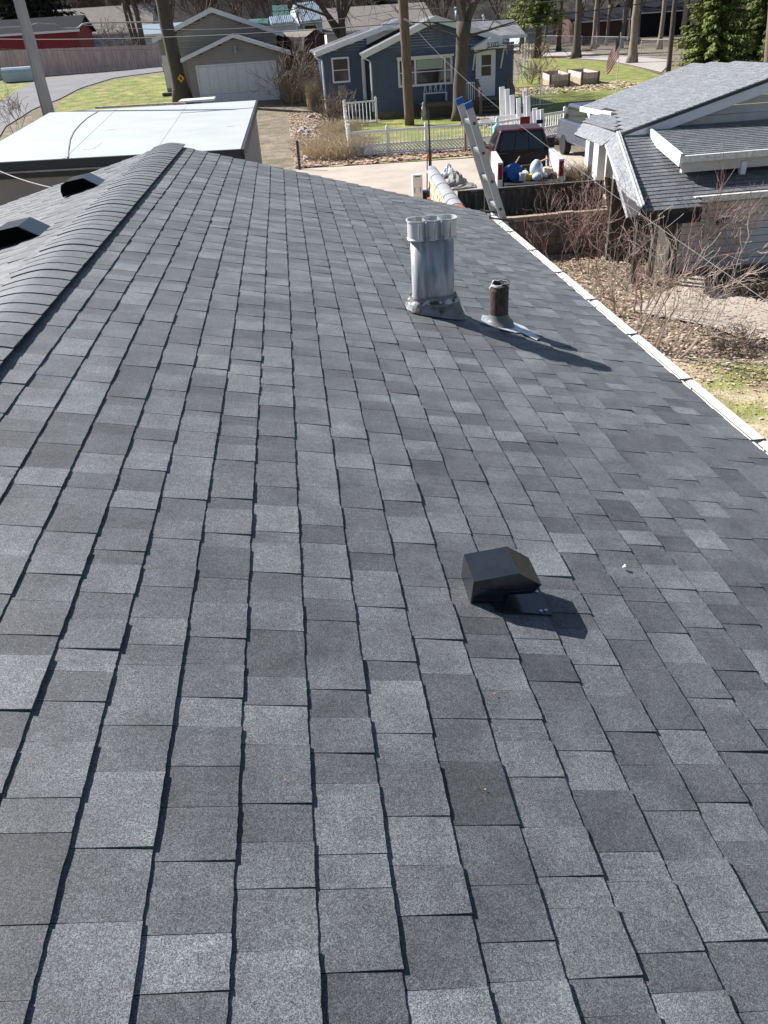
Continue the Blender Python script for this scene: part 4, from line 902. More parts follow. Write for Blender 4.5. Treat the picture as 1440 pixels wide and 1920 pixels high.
for i in range(len(cuts) - 1):
    a = Al.lerp(Bl, cuts[i] + .006); b_ = Al.lerp(Bl, cuts[i + 1]); dz = U_(-.012, .012)
    q = MB(); q.bar(a + Vector((0, .05, dz - .06)), b_ + Vector((0, .05, dz - .06)), .17 + U_(-.02, .02), .11); part(q, 'timber', M['timber'], lw)
q = MB(); q.box(Al.x - .3, Bl.x + .5, 19.1, 20.36, -.3, .1); tag(q.build('planter_bed', M['soil']), kind='structure')
cw = thing('coping_wall', 'cream block wall with small openings and a rounded grey coping beside the driveway', 'wall', (3.7, 20, -.6))
Ac, Bc = at(857, 384, 16.9), at(801, 313, 23.2)
dC = (Bc - Ac); dC.z = 0; Lc = dC.length; dC /= Lc; sC = Vector((dC.y, -dC.x, 0)); zc_ = (Ac.z + Bc.z) / 2 - .12
nc = int(Lc / .42)
for r in range(6):
    for c in range(nc):
        z1 = zc_ - r * .21; z0 = z1 - .204; a0 = c * .42 + (r % 2) * .21; 
        if a0 + .415 > Lc: continue
        p0 = Ac + dC * a0; p1 = Ac + dC * (a0 + .413); q = MB(); o_ = sC * .16; dj = sC * U_(-.006, .006)
        def bl(u0, u1, za, zb):
            q0 = Ac + dC * u0 + dj; q1 = Ac + dC * u1 + dj
            q.hexa([(q0.x, q0.y, za), (q1.x, q1.y, za), (q1.x + o_.x, q1.y + o_.y, za), (q0.x + o_.x, q0.y + o_.y, za)], [(q0.x, q0.y, zb), (q1.x, q1.y, zb), (q1.x + o_.x, q1.y + o_.y, zb), (q0.x + o_.x, q0.y + o_.y, zb)])
        if r in (0, 1, 2) and R_() < .75:
            bl(a0, a0 + .14, z0, z1); bl(a0 + .27, a0 + .413, z0, z1); bl(a0 + .14, a0 + .27, z0, z0 + .05); bl(a0 + .14, a0 + .27, z1 - .05, z1)
        else: bl(a0, a0 + .413, z0, z1)
        part(q, 'block', M['creamblock'], cw)
q = MB(); p0 = Ac + sC * .07; p1 = Bc + sC * .07; q.hexa([(p0.x, p0.y, -.6), (p1.x, p1.y, -.6), (p1.x + sC.x * .05, p1.y, -.6), (p0.x + sC.x * .05, p0.y, -.6)], [(p0.x, p0.y, zc_ - .02), (p1.x, p1.y, zc_ - .02), (p1.x + sC.x * .05, p1.y, zc_ - .02), (p0.x + sC.x * .05, p0.y, zc_ - .02)]); part(q, 'core', M['deck'], cw)
k = 0; u = 0
for L_ in (.55, .62, .62, 1.4, 1.4, 1.5):
    if u + L_ > Lc + .2: L_ = Lc + .2 - u
    a = Ac + dC * (u + .01) + sC * .08; b_ = Ac + dC * (u + L_ - .02) + sC * .08; vs = []
    for P, ff in ((a, 1.0), (b_, .94)):
        for j in range(9):
            t_ = math.pi * j / 8; vs.append((P.x - sC.x * .17 * math.cos(t_) * ff, P.y - sC.y * .17 * math.cos(t_) * ff, zc_ + .01 + .11 * math.sin(t_) * ff))
    fs = [(j, j + 1, j + 10, j + 9) for j in range(8)] + [tuple(range(8, -1, -1)), tuple(range(9, 18)), (0, 9, 17, 8)]
    q = MB(); q.add(vs, fs); part(q, 'coping_stone', M['coping'] if k else M['clay'], cw, label=None if k else 'reddish clay end piece'); u += L_; k += 1
# steel posts, carton, bucket and debris behind the far verge
q = MB(); a = at(807, 335, 23.4); q.tube([(a.x, 23.4, 0), at(806, 280, 23.4)], .045, 8); q.tube([at(806, 280, 23.4), at(803, 204, 23.4)], [.03, .018], 6)
tag(q.build('steel_post', M['dark_metal'], origin=(a.x, 23.4, 0)), 'tall dark steel post at the far end of the cream block wall', 'post')
q = MB(); a = at(800, 362, 22.6); q.tube([(a.x, 22.6, 0), at(801, 292, 22.6)], .016, 6)
ms = tag(q.build('marker_stake', M['dark_metal'], origin=(a.x, 22.6, 0)), 'thin dark stake with an orange tip left of the steel post', 'stake')
q = MB(); q.tube([at(801, 300, 22.58), at(801.5, 293, 22.58), at(802, 289, 22.58)], [.03, .05, .02], 8); part(q, 'marker_tip', M['orange'], ms)
q = MB(); a = gnd(562, 318); q.tube([a, at(557, 264, a.y)], .055, 8); tag(q.build('metal_post', M['dark_metal'], origin=a), 'short black metal post in the leaves left of the street', 'post')
ct = thing('carton', 'tall white printed carton standing beyond the far roof edge', 'carton', at(783, 368, 22.8))
c0 = at(774, 340, 22.8); c1 = at(792, 340, 22.8); zt = at(780, 328, 22.8).z; q = MB(); q.box(c0.x, c1.x, 22.8, 23.05, 0, zt); part(q, 'box', M['whitepaint'], ct)
q = MB(); wv = c1.x - c0.x
for (fx0, fx1, fz0, fz1) in ((.2, .8, .93, .96), (.15, .22, .45, .62), (.72, .78, .45, .62), (.15, .4, .2, .23), (.5, .85, .2, .23)): q.box(c0.x + wv * fx0, c0.x + wv * fx1, 22.795, 22.799, zt * fz0, zt * fz1)
part(q, 'print', M['dark_metal'], ct)
q = MB(); a = at(797, 350, 23.0); q.tube([(a.x, 23, 0), (a.x, 23, .36)], [.11, .13], 14)
bk = tag(q.build('bucket', M['bedliner'], origin=(a.x, 23, 0)), 'black bucket with a blue rim right of the white carton', 'bucket')
q = MB(); q.tube([(a.x, 23, .36), (a.x, 23, .40)], .14, 14); part(q, 'rim', M['bluecap'], bk)
q = MB(); a = at(801, 366, 21.6)
for k in range(4): q.tube([(a.x + U_(-.08, .1), 21.6 + U_(-.1, .1), 0.0), (a.x + U_(-.05, .06), 21.6, U_(.2, .45))], [.08, .05], 7)
tag(q.build('orange_sack', M['orange'], origin=(a.x, 21.6, 0)), 'small orange and pale sack below the thin stake', 'sack')
def crumple(name, label, pts, z0, m, cat, amp=.12, parent=None):
    q = MB(); P = [Vector(p) for p in pts]; c = sum(P, Vector()) / len(P); n = 6; vs = []
    for j in range(n + 1):
        for i in range(n + 1):
            a = P[0].lerp(P[1], i / n); b_ = P[3].lerp(P[2], i / n); p = a.lerp(b_, j / n); e_ = min(i, n - i, j, n - j) / 3
            vs.append((p.x, p.y, z0 + .02 + amp * (.3 + R_()) * (.35 + e_)))
    o = len(vs); vs += [(x, y, z0) for x, y, z in vs]
    fs = [(j * (n + 1) + i, j * (n + 1) + i + 1, (j + 1) * (n + 1) + i + 1, (j + 1) * (n + 1) + i) for j in range(n) for i in range(n)]
    edge = [i for i in range(n + 1)] + [(j * (n + 1) + n) for j in range(1, n + 1)] + [n * (n + 1) + i for i in range(n - 1, -1, -1)] + [j * (n + 1) for j in range(n - 1, 0, -1)]
    fs += [(edge[i], edge[i] + o, edge[(i + 1) % len(edge)] + o, edge[(i + 1) % len(edge)]) for i in range(len(edge))]
    q.add(vs, fs); return tag(q.build(name, m, origin=(c.x, c.y, z0)), label, cat)
crumple('white_sheet', 'bent white sheet on top of the grey scrap pile by the coping wall', [gnd(828, 336), gnd(852, 330), gnd(846, 320), gnd(832, 326)], .05, M['white'], 'sheet', .22)
crumple('grey_tarp', 'crumpled grey tarp heaped on the concrete left of the ladder', [gnd(838, 352), gnd(872, 345), gnd(866, 334), gnd(842, 334)], 0, M['tarp'], 'tarp', .25)
crumple('scrap_heap', 'pale scrap lying flat along the dark fence left of the ladder', [gnd(846, 358), gnd(892, 353), gnd(888, 346), gnd(862, 350)], 0, M['stone'], 'scrap', .1)

# ------------------------------------------------------------------ ladder leaning on the gutter
ld = thing('ladder', 'aluminium extension ladder with blue end caps leaning on the far gutter', 'ladder', (3.3, 8.8, -.6))
dl = Vector((-.347, 0, 1)).normalized(); nl = Vector((dl.z, 0, -dl.x))
def rail(y, x0, topz, lo=-.6, off=0.0):
    a = Vector((x0 + .347 * (2.45 - lo), y, lo)) + nl * off; b_ = Vector((x0 - .347 * (topz - 2.45), y, topz)) + nl * off
    q = MB(); q.bar(a, b_, .006, .072, nl); q.bar(a + nl * .034 + Vector((0, .014, 0)), b_ + nl * .034 + Vector((0, .014, 0)), .03, .006, nl); q.bar(a - nl * .034 + Vector((0, .014, 0)), b_ - nl * .034 + Vector((0, .014, 0)), .03, .006, nl)
    part(q, 'rail', M['alu'], ld); return a, b_
ra = rail(8.62, 2.29, 3.68); rb = rail(9.06, 2.29, 3.69)
for a, b_ in (ra, rb):
    q = MB(); q.bar(b_ - dl * .03, b_ + dl * .03, .04, .082, nl); part(q, 'end_cap', M['bluecap'], ld)
L_ = (ra[1] - ra[0]).length; k = .18
while k < L_ - .1:
    p = ra[1] - dl * k; q = MB(); q.bar(p, Vector((p.x, 9.06, p.z)), .034, .034, nl); part(q, 'rung', M['alu'], ld)
    q = MB(); q.tube([p + Vector((0, -.008, 0)), p + Vector((0, -.004, 0))], .017, 8); part(q, 'rung_end', M['black_plastic'], ld); k += .305
rail(8.68, 2.34, 2.2, -.6, .07); rail(9.0, 2.34, 2.2, -.6, .07)
for y in (8.55, 8.98):
    q = MB(); q.bar((2.08, y, 2.58), (2.36, y, 2.52), .012, .02); part(q, 'hook_strap', M['black_plastic'], ld)

# ------------------------------------------------------------------ pickup truck and its load
tk = thing('pickup_truck', 'maroon pickup truck with white bed sides, its open bed full of tools', 'truck', (6.45, 21.85, 0))
TX, TY = 6.45, 21.85; TK0 = set(bpy.data.objects)
def tb(x0, x1, y0, y1, z0, z1): return (TX + x0, TX + x1, TY + y0, TY + y1, z0, z1)
q = MB(); q.box(*tb(-.8, .8, .05, 2.05, .62, .68)); q.box(*tb(-.85, .85, 2.0, 2.06, .62, 1.22)); part(q, 'bed', M['bedliner'], tk)
for sg, lb in ((-1, None), (1, None)):
    P = [(0, .55), (.02, 1.25), (2.08, 1.30), (2.08, .5), (1.45, .45), (1.35, .72), (1.0, .86), (.65, .72), (.55, .5)]
    q = MB(); x0, x1 = (-1.0, -.84) if sg < 0 else (.84, 1.0); k = len(P)
    vs = [(TX + x0, TY + y, z) for y, z in P] + [(TX + x1, TY + y, z) for y, z in P]
    q.add(vs, [tuple(range(k)), tuple(range(2 * k - 1, k - 1, -1))] + [(i, i + k, (i + 1) % k + k, (i + 1) % k) for i in range(k)])
    o = part(q, 'bed_side', M['whitepaint'], tk)
    q = MB(); q.box(*tb(x0 + .02, x1 - .02, -.03, .0, .78, 1.2)); part(q, 'tail_light', M['redlight'], tk)
q = MB(); q.box(*tb(-1.0, 1.0, -.22, -.03, .42, .58)); q.box(*tb(-.28, .28, -.235, -.22, .40, .56)); part(q, 'rear_bumper', M['chrome'], tk)
q = MB(); q.box(*tb(-.17, .17, -.245, -.237, .42, .55)); part(q, 'licence_plate', M['white'], tk)
q = MB(); q.hexa([(TX - .8, TY - .0, .66), (TX + .8, TY - .0, .66), (TX + .8, TY - .5, .64), (TX - .8, TY - .5, .64)], [(TX - .8, TY, .71), (TX + .8, TY, .71), (TX + .8, TY - .5, .69), (TX - .8, TY - .5, .69)]); part(q, 'tailgate', M['bedliner'], tk)
# cab
q = MB(); q.hexa([(TX - .98, TY + 2.1, .45), (TX + .98, TY + 2.1, .45), (TX + .98, TY + 5.5, .45), (TX - .98, TY + 5.5, .45)], [(TX - .95, TY + 2.1, 1.24), (TX + .95, TY + 2.1, 1.24), (TX + .9, TY + 5.45, 1.12), (TX - .9, TY + 5.45, 1.12)])
b_ = part(q, 'body', M['maroon'], tk); bv = b_.modifiers.new('bevel', 'BEVEL'); bv.width = .06; bv.segments = 3
gb0 = [(-.93, 2.12, 1.2), (.93, 2.12, 1.2), (.93, 4.25, 1.2), (-.93, 4.25, 1.2)]; gt0 = [(-.70, 2.3, 1.88), (.70, 2.3, 1.88), (.68, 3.6, 1.90), (-.68, 3.6, 1.90)]
tr = lambda L: [(TX + a, TY + b, c) for a, b, c in L]
q = MB(); q.hexa(tr(gb0), tr(gt0)); cb = part(q, 'cab_roof', M['maroon'], tk); bv = cb.modifiers.new('bevel', 'BEVEL'); bv.width = .07; bv.segments = 3
def lerp3(a, b, t): return tuple(a[i] + (b[i] - a[i]) * t for i in range(3))
def face_pane(bl, br, tl, trr, u0, u1, v0, v1, off, name, m, parent):
    def g(u, v): return Vector(lerp3(lerp3(bl, br, u), lerp3(tl, trr, u), v))
    P = [g(u0, v0), g(u1, v0), g(u1, v1), g(u0, v1)]; nn = (P[1] - P[0]).cross(P[3] - P[0]).normalized()
    P = [p + nn * off for p in P]; q = MB(); q.slab([p + Vector((TX, TY, 0)) for p in P], nn, .012); return part(q, name, m, parent)
face_pane(gb0[0], gb0[1], gt0[0], gt0[1], .05, .95, .08, .9, .006, 'rear_window', M['rubber'], tk)
for u0, u1 in ((.09, .36), (.375, .625), (.64, .91)): face_pane(gb0[0], gb0[1], gt0[0], gt0[1], u0, u1, .13, .86, .014, 'pane', M['carglass'], tk)
face_pane(gb0[3], gb0[0], gt0[3], gt0[0], .12, .9, .1, .85, .01, 'side_window', M['carglass'], tk)
face_pane(gb0[1], gb0[2], gt0[1], gt0[2], .1, .88, .1, .85, .01, 'side_window', M['carglass'], tk)
face_pane(gb0[2], gb0[3], gt0[2], gt0[3], .07, .93, .08, .9, .01, 'windscreen', M['carglass'], tk)
q = MB(); q.box(*tb(-.11, .11, 2.2, 2.26, 1.86, 1.915)); part(q, 'brake_light', M['redlight'], tk)
for sg in (-1, 1):
    q = MB(); q.box(*tb(min(sg * 1.04, sg * 1.3), max(sg * 1.04, sg * 1.3), 3.6, 3.72, 1.12, 1.42)); q.bar((TX + sg * .92, TY + 3.66, 1.2), (TX + sg * 1.06, TY + 3.66, 1.25), .05, .05); part(q, 'wing_mirror', M['black_plastic'], tk)
    for yy in (1.0, 4.55):
        q = MB(); q.tube([(TX + sg * .72, TY + yy, .38), (TX + sg * .98, TY + yy, .38)], .38, 20); wl = part(q, 'wheel', M['rubber'], tk)
        q = MB(); q.tube([(TX + sg * .96, TY + yy, .38), (TX + sg * .995, TY + yy, .38)], .22, 14); part(q, 'rim', M['chrome'], wl)
    q = MB(); q.box(*tb(sg * .85 - .09, sg * .85 + .09, 5.46, 5.52, .8, 1.0)); part(q, 'headlight', M['whitepaint'], tk)
# load
def ball(name, label, c, r, m, cat, sq=1.0):
    bm = bmesh.new(); bmesh.ops.create_icosphere(bm, subdivisions=3, radius=r)
    for v in bm.verts: v.co.z *= sq; v.co += v.co.normalized() * U_(-.004, .004)
    me = bpy.data.meshes.new(name); bm.to_mesh(me); bm.free(); me.materials.append(m); me.shade_smooth(); o = bpy.data.objects.new(name, me); col.objects.link(o); o.location = c; return tag(o, label, cat)
q = MB(); c = Vector((TX - .52, TY + .35, .90)); ax = Vector((.35, -.9, .2)).normalized(); q.tube([c - ax * .2, c + ax * .16, c + ax * .18], [.23, .25, .22], 20)
bu = tag(q.build('blue_bucket', M['bluecap'], origin=c), 'blue bucket lying on its side in the truck bed', 'bucket')
q = MB(); q.tube([c + ax * .15, c + ax * .185], .26, 20); part(q, 'rim', M['bluecap'], bu)
q = MB(); q.tube([(TX - .23, TY + .05, .68), (TX - .23, TY + .05, .93)], [.1, .115], 14); tag(q.build('paint_pail', M['white'], origin=(TX - .23, TY + .05, .68)), 'small white pail at the tailgate beside the blue bucket', 'pail')
q = MB(); q.box(TX - .14, TX + .06, TY + .0, TY + .2, .69, .86); tag(q.build('yellow_box', M['yellow'], origin=(TX, TY + .1, .69)), 'small yellow and brown box at the tailgate', 'box')
q = MB(); q.box(TX - .16, TX + .1, TY + .75, TY + .95, .68, 1.02); q.box(TX - .1, TX - .02, TY + .74, TY + .75, .85, .95); o = tag(q.build('tool_case', M['bedliner'], origin=(TX, TY + .8, .68)), 'black tool case behind the yellow box in the bed', 'case')
q = MB(); q.box(TX - .08, TX - .03, TY + .73, TY + .738, .88, .93); part(q, 'latch', M['yellow'], o)
o = ball('plastic_bag', 'big pale blue-white plastic bag in the middle of the truck bed', (TX + .22, TY + .35, .95), .2, M['bagwhite'], 'bag', 1.45)
o = ball('plastic_bag', 'smaller pale bag slumped on the tailgate right of the pail', (TX + .2, TY - .05, .80), .16, M['bagwhite'], 'bag', .8)
o = ball('white_tub', 'white rounded tub near the right side of the truck bed', (TX + .45, TY + .3, .78), .12, M['white'], 'tub', .7)
for i, (x, y, z, w_, m, lb, nm) in enumerate(((.05, 1.3, .68, .35, 'orange', 'orange-brown tool tray at the right of the truck bed', 'tool_tray'), (.55, 1.0, .68, .3, 'leaf_c', 'tan paper sack near the cab in the truck bed', 'paper_sack'), (-.3, 1.4, .68, .3, 'stone', 'grey carton against the cab end of the truck bed', 'grey_carton'), (.62, .15, .68, .25, 'rust', 'dark tangle of gear at the right rear corner of the bed', 'gear_bag'))):
    q = MB(); q.hexa([(TX + x, TY + y, z), (TX + x + w_, TY + y, z), (TX + x + w_, TY + y + w_, z), (TX + x, TY + y + w_, z)], [(TX + x + .02, TY + y + .02, z + w_ * .7), (TX + x + w_ - .03, TY + y, z + w_ * .6), (TX + x + w_, TY + y + w_ - .02, z + w_ * .75), (TX + x, TY + y + w_, z + w_ * .6)])
    o = tag(q.build(nm, M[m], origin=(TX + x, TY + y, z)), lb, 'cargo'); bv = o.modifiers.new('bevel', 'BEVEL'); bv.width = .04; bv.segments = 2

for i, (x0_, y0_, x1_, y1_, m, lb, nm) in enumerate(((-.72, .2, -.1, 1.9, 'timber', 'long wooden tool handle lying along the left of the truck bed', 'wooden_pole'), (.5, .1, .75, 1.8, 'alu', 'thin metal bar along the right side of the truck bed', 'metal_bar'), (-.05, 1.9, .7, 1.2, 'orange', 'orange level propped near the truck cab', 'spirit_level'))):
    q = MB(); q.tube([(TX + x0_, TY + y0_, .74), (TX + x1_, TY + y1_, 1.12)], .022, 6); tag(q.build(nm, M[m], origin=(TX + x0_, TY + y0_, .74)), lb, 'tool')
for i, (x_, y_, sx, m, lb, nm) in enumerate(((-.1, .5, .13, 'white', 'small white box between the blue bucket and the plastic bag', 'small_box'), (.62, .55, .16, 'leaf_c', 'tan crumpled bag near the right bed side of the truck', 'paper_bag'), (-.45, .95, .18, 'tarp', 'grey bundle behind the blue bucket', 'bundle'), (.4, .75, .12, 'yellow', 'yellow case in the right half of the truck bed', 'yellow_case'), (.05, .15, .09, 'chrome', 'shiny can in front of the plastic bag', 'can'))):
    q = MB(); a_ = U_(0, 1.5); c_ = Vector((TX + x_, TY + y_, .68)); P4 = [c_ + Vector((math.cos(a_ + k * 1.571) * sx, math.sin(a_ + k * 1.571) * sx, 0)) for k in range(4)]
    q.hexa(P4, [p_ + Vector((U_(-.02, .02), U_(-.02, .02), sx * U_(1.3, 2.0))) for p_ in P4]); o = tag(q.build(nm, M[m], origin=c_), lb, 'cargo'); bv = o.modifiers.new('bevel', 'BEVEL'); bv.width = .02; bv.segments = 2

TKs = 0.9
for o in [tk] + [o for o in bpy.data.objects if o not in TK0 and o.parent is None]:
    o.scale = (TKs,) * 3; o.rotation_euler.z = -0.14; o.location = Vector((TX, TY, 0)) + Matrix.Rotation(-0.14, 3, 'Z') @ (Vector(o.location) - Vector((TX, TY, 0))) * TKs
# dark silver car, nose towards the house corner
cr = thing('parked_car', 'dark silver car with bright reflections parked beyond the house corner', 'car', (10.95, 27, 0))
CX, CY = 11.05, 26.6
def side(P, x0, x1, m, name, bev=.05):
    k = len(P); vs = [(CX + x0, CY + y, z) for y, z in P] + [(CX + x1, CY + y, z) for y, z in P]; q = MB()
    q.add(vs, [tuple(range(k)), tuple(range(2 * k - 1, k - 1, -1))] + [(i, i + k, (i + 1) % k + k, (i + 1) % k) for i in range(k)]); o = part(q, name, m, cr)
    if bev: b = o.modifiers.new('bevel', 'BEVEL'); b.width = bev; b.segments = 3
    return o
side([(0, .4), (-.02, .85), (.2, 1.02), (1.3, 1.15), (4.5, 1.15), (4.6, .45)], -.92, .92, M['silverblue'], 'body', .09)
side([(1.2, 1.1), (2.0, 1.66), (3.9, 1.68), (4.5, 1.12)], -.74, .74, M['silverblue'], 'cabin', .08)
q = MB(); q.slab([(CX - .68, CY + 1.24, 1.17), (CX + .68, CY + 1.24, 1.17), (CX + .6, CY + 1.93, 1.62), (CX - .6, CY + 1.93, 1.62)], (0, -.6, .8), -.02); part(q, 'windscreen', M['carglass'], cr)
for sg in (-1, 1):
    q = MB(); q.add([(CX + sg * .755, CY + 1.5, 1.18), (CX + sg * .755, CY + 4.2, 1.18), (CX + sg * .755, CY + 3.8, 1.58), (CX + sg * .755, CY + 2.1, 1.58), (CX + sg * .70, CY + 1.5, 1.18), (CX + sg * .70, CY + 4.2, 1.18), (CX + sg * .70, CY + 3.8, 1.58), (CX + sg * .70, CY + 2.1, 1.58)], [(0, 1, 2, 3), (7, 6, 5, 4), (0, 4, 5, 1), (1, 5, 6, 2), (2, 6, 7, 3), (3, 7, 4, 0)]); part(q, 'side_window', M['carglass'], cr)
    q = MB(); q.box(CX + sg * .72 - .17, CX + sg * .72 + .17, CY - .06, CY + .1, .68, .9); part(q, 'headlight', M['chrome'], cr)
    for yy in (.85, 3.7):
        q = MB(); q.tube([(CX + sg * .7, CY + yy, .34), (CX + sg * .94, CY + yy, .34)], .34, 18); wl = part(q, 'wheel', M['rubber'], cr)
q = MB(); q.box(CX - .45, CX + .45, CY - .08, CY - .02, .5, .82); part(q, 'grille', M['black_plastic'], cr)
q = MB(); q.box(CX - .5, CX + .5, CY - .1, CY - .03, .83, .87); q.box(CX - .5, CX + .5, CY - .1, CY - .03, .45, .49); part(q, 'grille_trim', M['chrome'], cr)

# ------------------------------------------------------------------ house on the right
rh = thing('side_house', 'pale sided house on the right with layered grey shingle roofs and white trim', 'house', (9, 20, -.6))
def onP(px, py, dz=0.0, k=.268):
    d = ray(px, py); t = (1.9 + dz - k * 8.05 - CAM_Z) / (d.z - k * d.x); return Vector((d.x * t, d.y * t, d.z * t + CAM_Z))
sl2 = math.atan(.268); U2 = Vector((0, -1, 0)); V2 = Vector((math.cos(sl2), 0, math.sin(sl2))); N2 = Vector((-math.sin(sl2), 0, math.cos(sl2)))
main = [onP(1158, 247), onP(1152, 208), onP(1095, 198), onP(1295, 119), onP(1440, 126), Vector((12.2, 20.0, 1.9 + .268 * 4.15))]
near_r = onP(1440, 141); main = main[:4] + [Vector((main[3].x + .3, 20.0 + (main[3].y - 20) * .55, 1.9 + .268 * (main[3].x + .3 - 8.05))), Vector((main[3].x + .25, 19.7, 1.9 + .268 * (main[3].x + .25 - 8.05)))]
main[0].y = 19.75
q = MB(); q.slab([p - N2 * .012 for p in main], N2, .1); part(q, 'roof_deck', M['deck'], rh)
O2 = Vector((8.05, 26, 1.9)); uv = [((p - O2).dot(U2), (p - O2).dot(V2)) for p in main]
plain_field(O2, U2, V2, N2, uv, .15, .33, .014, (.9, 1.1), 0, rh, M['shingle_pale'])
low = [onP(1158, 247, -.04), onP(1095, 227, -.04), onP(1110, 214, -.04), onP(1158, 216, -.04)]
q = MB(); q.slab([p - N2 * .012 for p in low], N2, .08); part(q, 'roof_deck', M['deck'], rh)
O3 = O2 - Vector((0, 0, .04)); uv = [((p - O3).dot(U2), (p - O3).dot(V2)) for p in low]
plain_field(O3, U2, V2, N2, uv, .15, .33, .01, (.7, .9), 0, rh, M['shingle_pale'])
q = MB(); q.bar(main[2] + Vector((-.03, .1, -.09)), main[1] + Vector((-.03, 0, -.09)), .12, .13); part(q, 'gutter', M['white'], rh)
rx = main[5]
q = MB(); q.hexa([main[0] + Vector((0, -.05, -.30)), rx + Vector((0, -.05, -.30)), rx + Vector((0, -.01, -.30)), main[0] + Vector((0, -.01, -.30))], [main[0] + Vector((0, -.05, -.07)), rx + Vector((0, -.05, -.07)), rx + Vector((0, -.01, -.07)), main[0] + Vector((0, -.01, -.07))]); part(q, 'rake_board', M['white'], rh)
q = MB(); q.hexa([main[0] + Vector((0, -.09, -.065)), rx + Vector((0, -.09, -.065)), rx + Vector((0, -.01, -.065)), main[0] + Vector((0, -.01, -.065))], [main[0] + Vector((0, -.09, .012)), rx + Vector((0, -.09, .012)), rx + Vector((0, -.01, .012)), main[0] + Vector((0, -.01, .012))]); part(q, 'drip_edge', M['dark_metal'], rh)
siding(8.3, 14, 20.0, 1.93, lambda x: 1.9 + .268 * (min(x, 12.2) - 8.05) - .12 - .268 * max(0, x - 12.2), M['cream'], rh, .19, boards=True)
q = MB(); q.box(8.98, 15, 20.05, 23.6, -.6, 1.9); part(q, 'wall', M['cream'], rh)
# skirt roof in front
SK = .225; sl3 = math.atan(SK); V3 = Vector((0, math.cos(sl3), math.sin(sl3))); N3 = Vector((0, -math.sin(sl3), math.cos(sl3))); U3 = Vector((1, 0, 0))
y0 = 15.65; O4 = Vector((6.97, y0, 1.9 - SK * (20.0 - y0)))
sk = [(0, 0), (1.3, 0), (1.5, .5), (8, .5), (8, 4.4), (1.12, 4.4), (.98, 4.0)]
q = MB(); q.slab([O4 + U3 * u + V3 * v - N3 * .012 for u, v in sk], N3, .1); part(q, 'roof_deck', M['deck'], rh)
plain_field(O4, U3, V3, N3, sk, .185, .33, .016, (.72, 1.2), 290, rh, M['shingle_mid'])
q = MB(); zg = (O4 + V3 * .5).z; q.box(8.3, 15, y0 + .38, y0 + .5, zg - .11, zg + .01); part(q, 'gutter', M['white_metal'], rh)
q = MB(); q.box(6.97, 8.3, y0 + .02, y0 + .07, O4.z - .3, O4.z - .04); part(q, 'fascia', M['darkroof'], rh)
# left flare of the skirt
for poly in ([at(1157, 248, 20), at(1135, 271, 20), at(1160, 340, 17.6), at(1178, 408, 15.5), at(1192, 404, 15.4), at(1203, 388, 15.6)], [onP(1095, 227, -.06), at(1077, 252, onP(1095, 227).y), at(1135, 272, 20.02), at(1157, 249, 20.02)]):
    q = MB(); P = [Vector(p) for p in poly]; nn = (P[1] - P[0]).cross(P[2] - P[0]).normalized(); nn = nn if nn.z > 0 else -nn
    q.slab(P, nn, .07); part(q, 'flare_deck', M['deck'], rh)
    c = sum(P, Vector()) / len(P); u = (P[-1] - P[0]).normalized(); vv = nn.cross(u).normalized()
    if vv.z < 0: vv = -vv
    Oq = P[1]; pl = [((p - Oq).dot(u), (p - Oq).dot(vv)) for p in P]
    plain_field(Oq, u, vv, nn, pl, .14, .3, .008, (.85, 1.05), 0, rh, M['shingle_pale'])
q = MB(); q.bar(at(1157, 247, 19.95), at(1203, 388, 15.55), .03, .03); q.bar(at(1135, 272, 19.95), at(1160, 341, 17.5), .03, .03); part(q, 'hip_trim', M['white'], rh)
# upper porch roof with white fascia
O5 = Vector((at(1277, 288, 17).x, 17.0, 1.72)); k5 = .075; V5 = Vector((0, 1, k5)).normalized(); N5 = Vector((0, -k5, 1)).normalized()
po = [(0, 0), (6, 0), (6, 2.95), (.5, 2.95)]
q = MB(); q.slab([O5 + U3 * u + V5 * v - N5 * .01 for u, v in po], N5, .1); part(q, 'porch_roof_deck', M['deck'], rh)
plain_field(O5, U3, V5, N5, po, .17, .33, .014, (.95, 1.4), 240, rh, M['shingle_mid'])
q = MB(); q.box(O5.x - .02, 15, 16.87, 16.98, O5.z - .13, O5.z + .0); part(q, 'porch_gutter', M['white_metal'], rh)
q = MB(); a = O5 + Vector((-.03, -.1, -.08)); b_ = O5 + U3 * .5 + V5 * 2.9 + Vector((-.03, 0, -.08)); q.bar(a, b_, .05, .26); part(q, 'porch_rake', M['white'], rh)
q = MB(); q.box(O5.x + .1, 15, 17.05, 17.15, O5.z - .36, O5.z - .13); part(q, 'porch_beam', M['cream'], rh)
q = MB(); q.box(9.75, 9.87, 17.0, 17.12, 1.2, 1.5); part(q, 'porch_post', M['white'], rh)
# lower wall, recess and odds
siding(8.12, 14, 16.35, -.55, lambda x: .95, M['cream'], rh, .155, boards=True)
q = MB(); q.box(8.16, 14, 16.4, 17.0, -.6, .98); part(q, 'wall', M['cream'], rh)
q = MB(); q.box(8.75, 8.85, 16.3, 16.345, -.55, .95); part(q, 'trim_board', M['cream'], rh)
q = MB(); q.box(7.2, 8.1, 17.8, 17.9, -.6, 1.2); part(q, 'recess_wall', M['boards'], rh)
q = MB(); q.box(8.04, 8.1, 16.36, 17.8, -.6, 1.1); part(q, 'recess_wall', M['boards'], rh)
for xx in (7.12, 7.5, 8.0):
    q = MB(); q.box(xx - .05, xx + .05, 15.95, 16.05, -.6, .75); part(q, 'porch_post', M['boards'], rh)
q = MB(); q.tube([at(1352, 412, 16.3), at(1364, 409, 16.1)], .055, 8); q.tube([at(1352, 412, 16.3), at(1344, 420, 16.3)], .05, 8); part(q, 'vent_outlet', M['black_plastic'], rh)
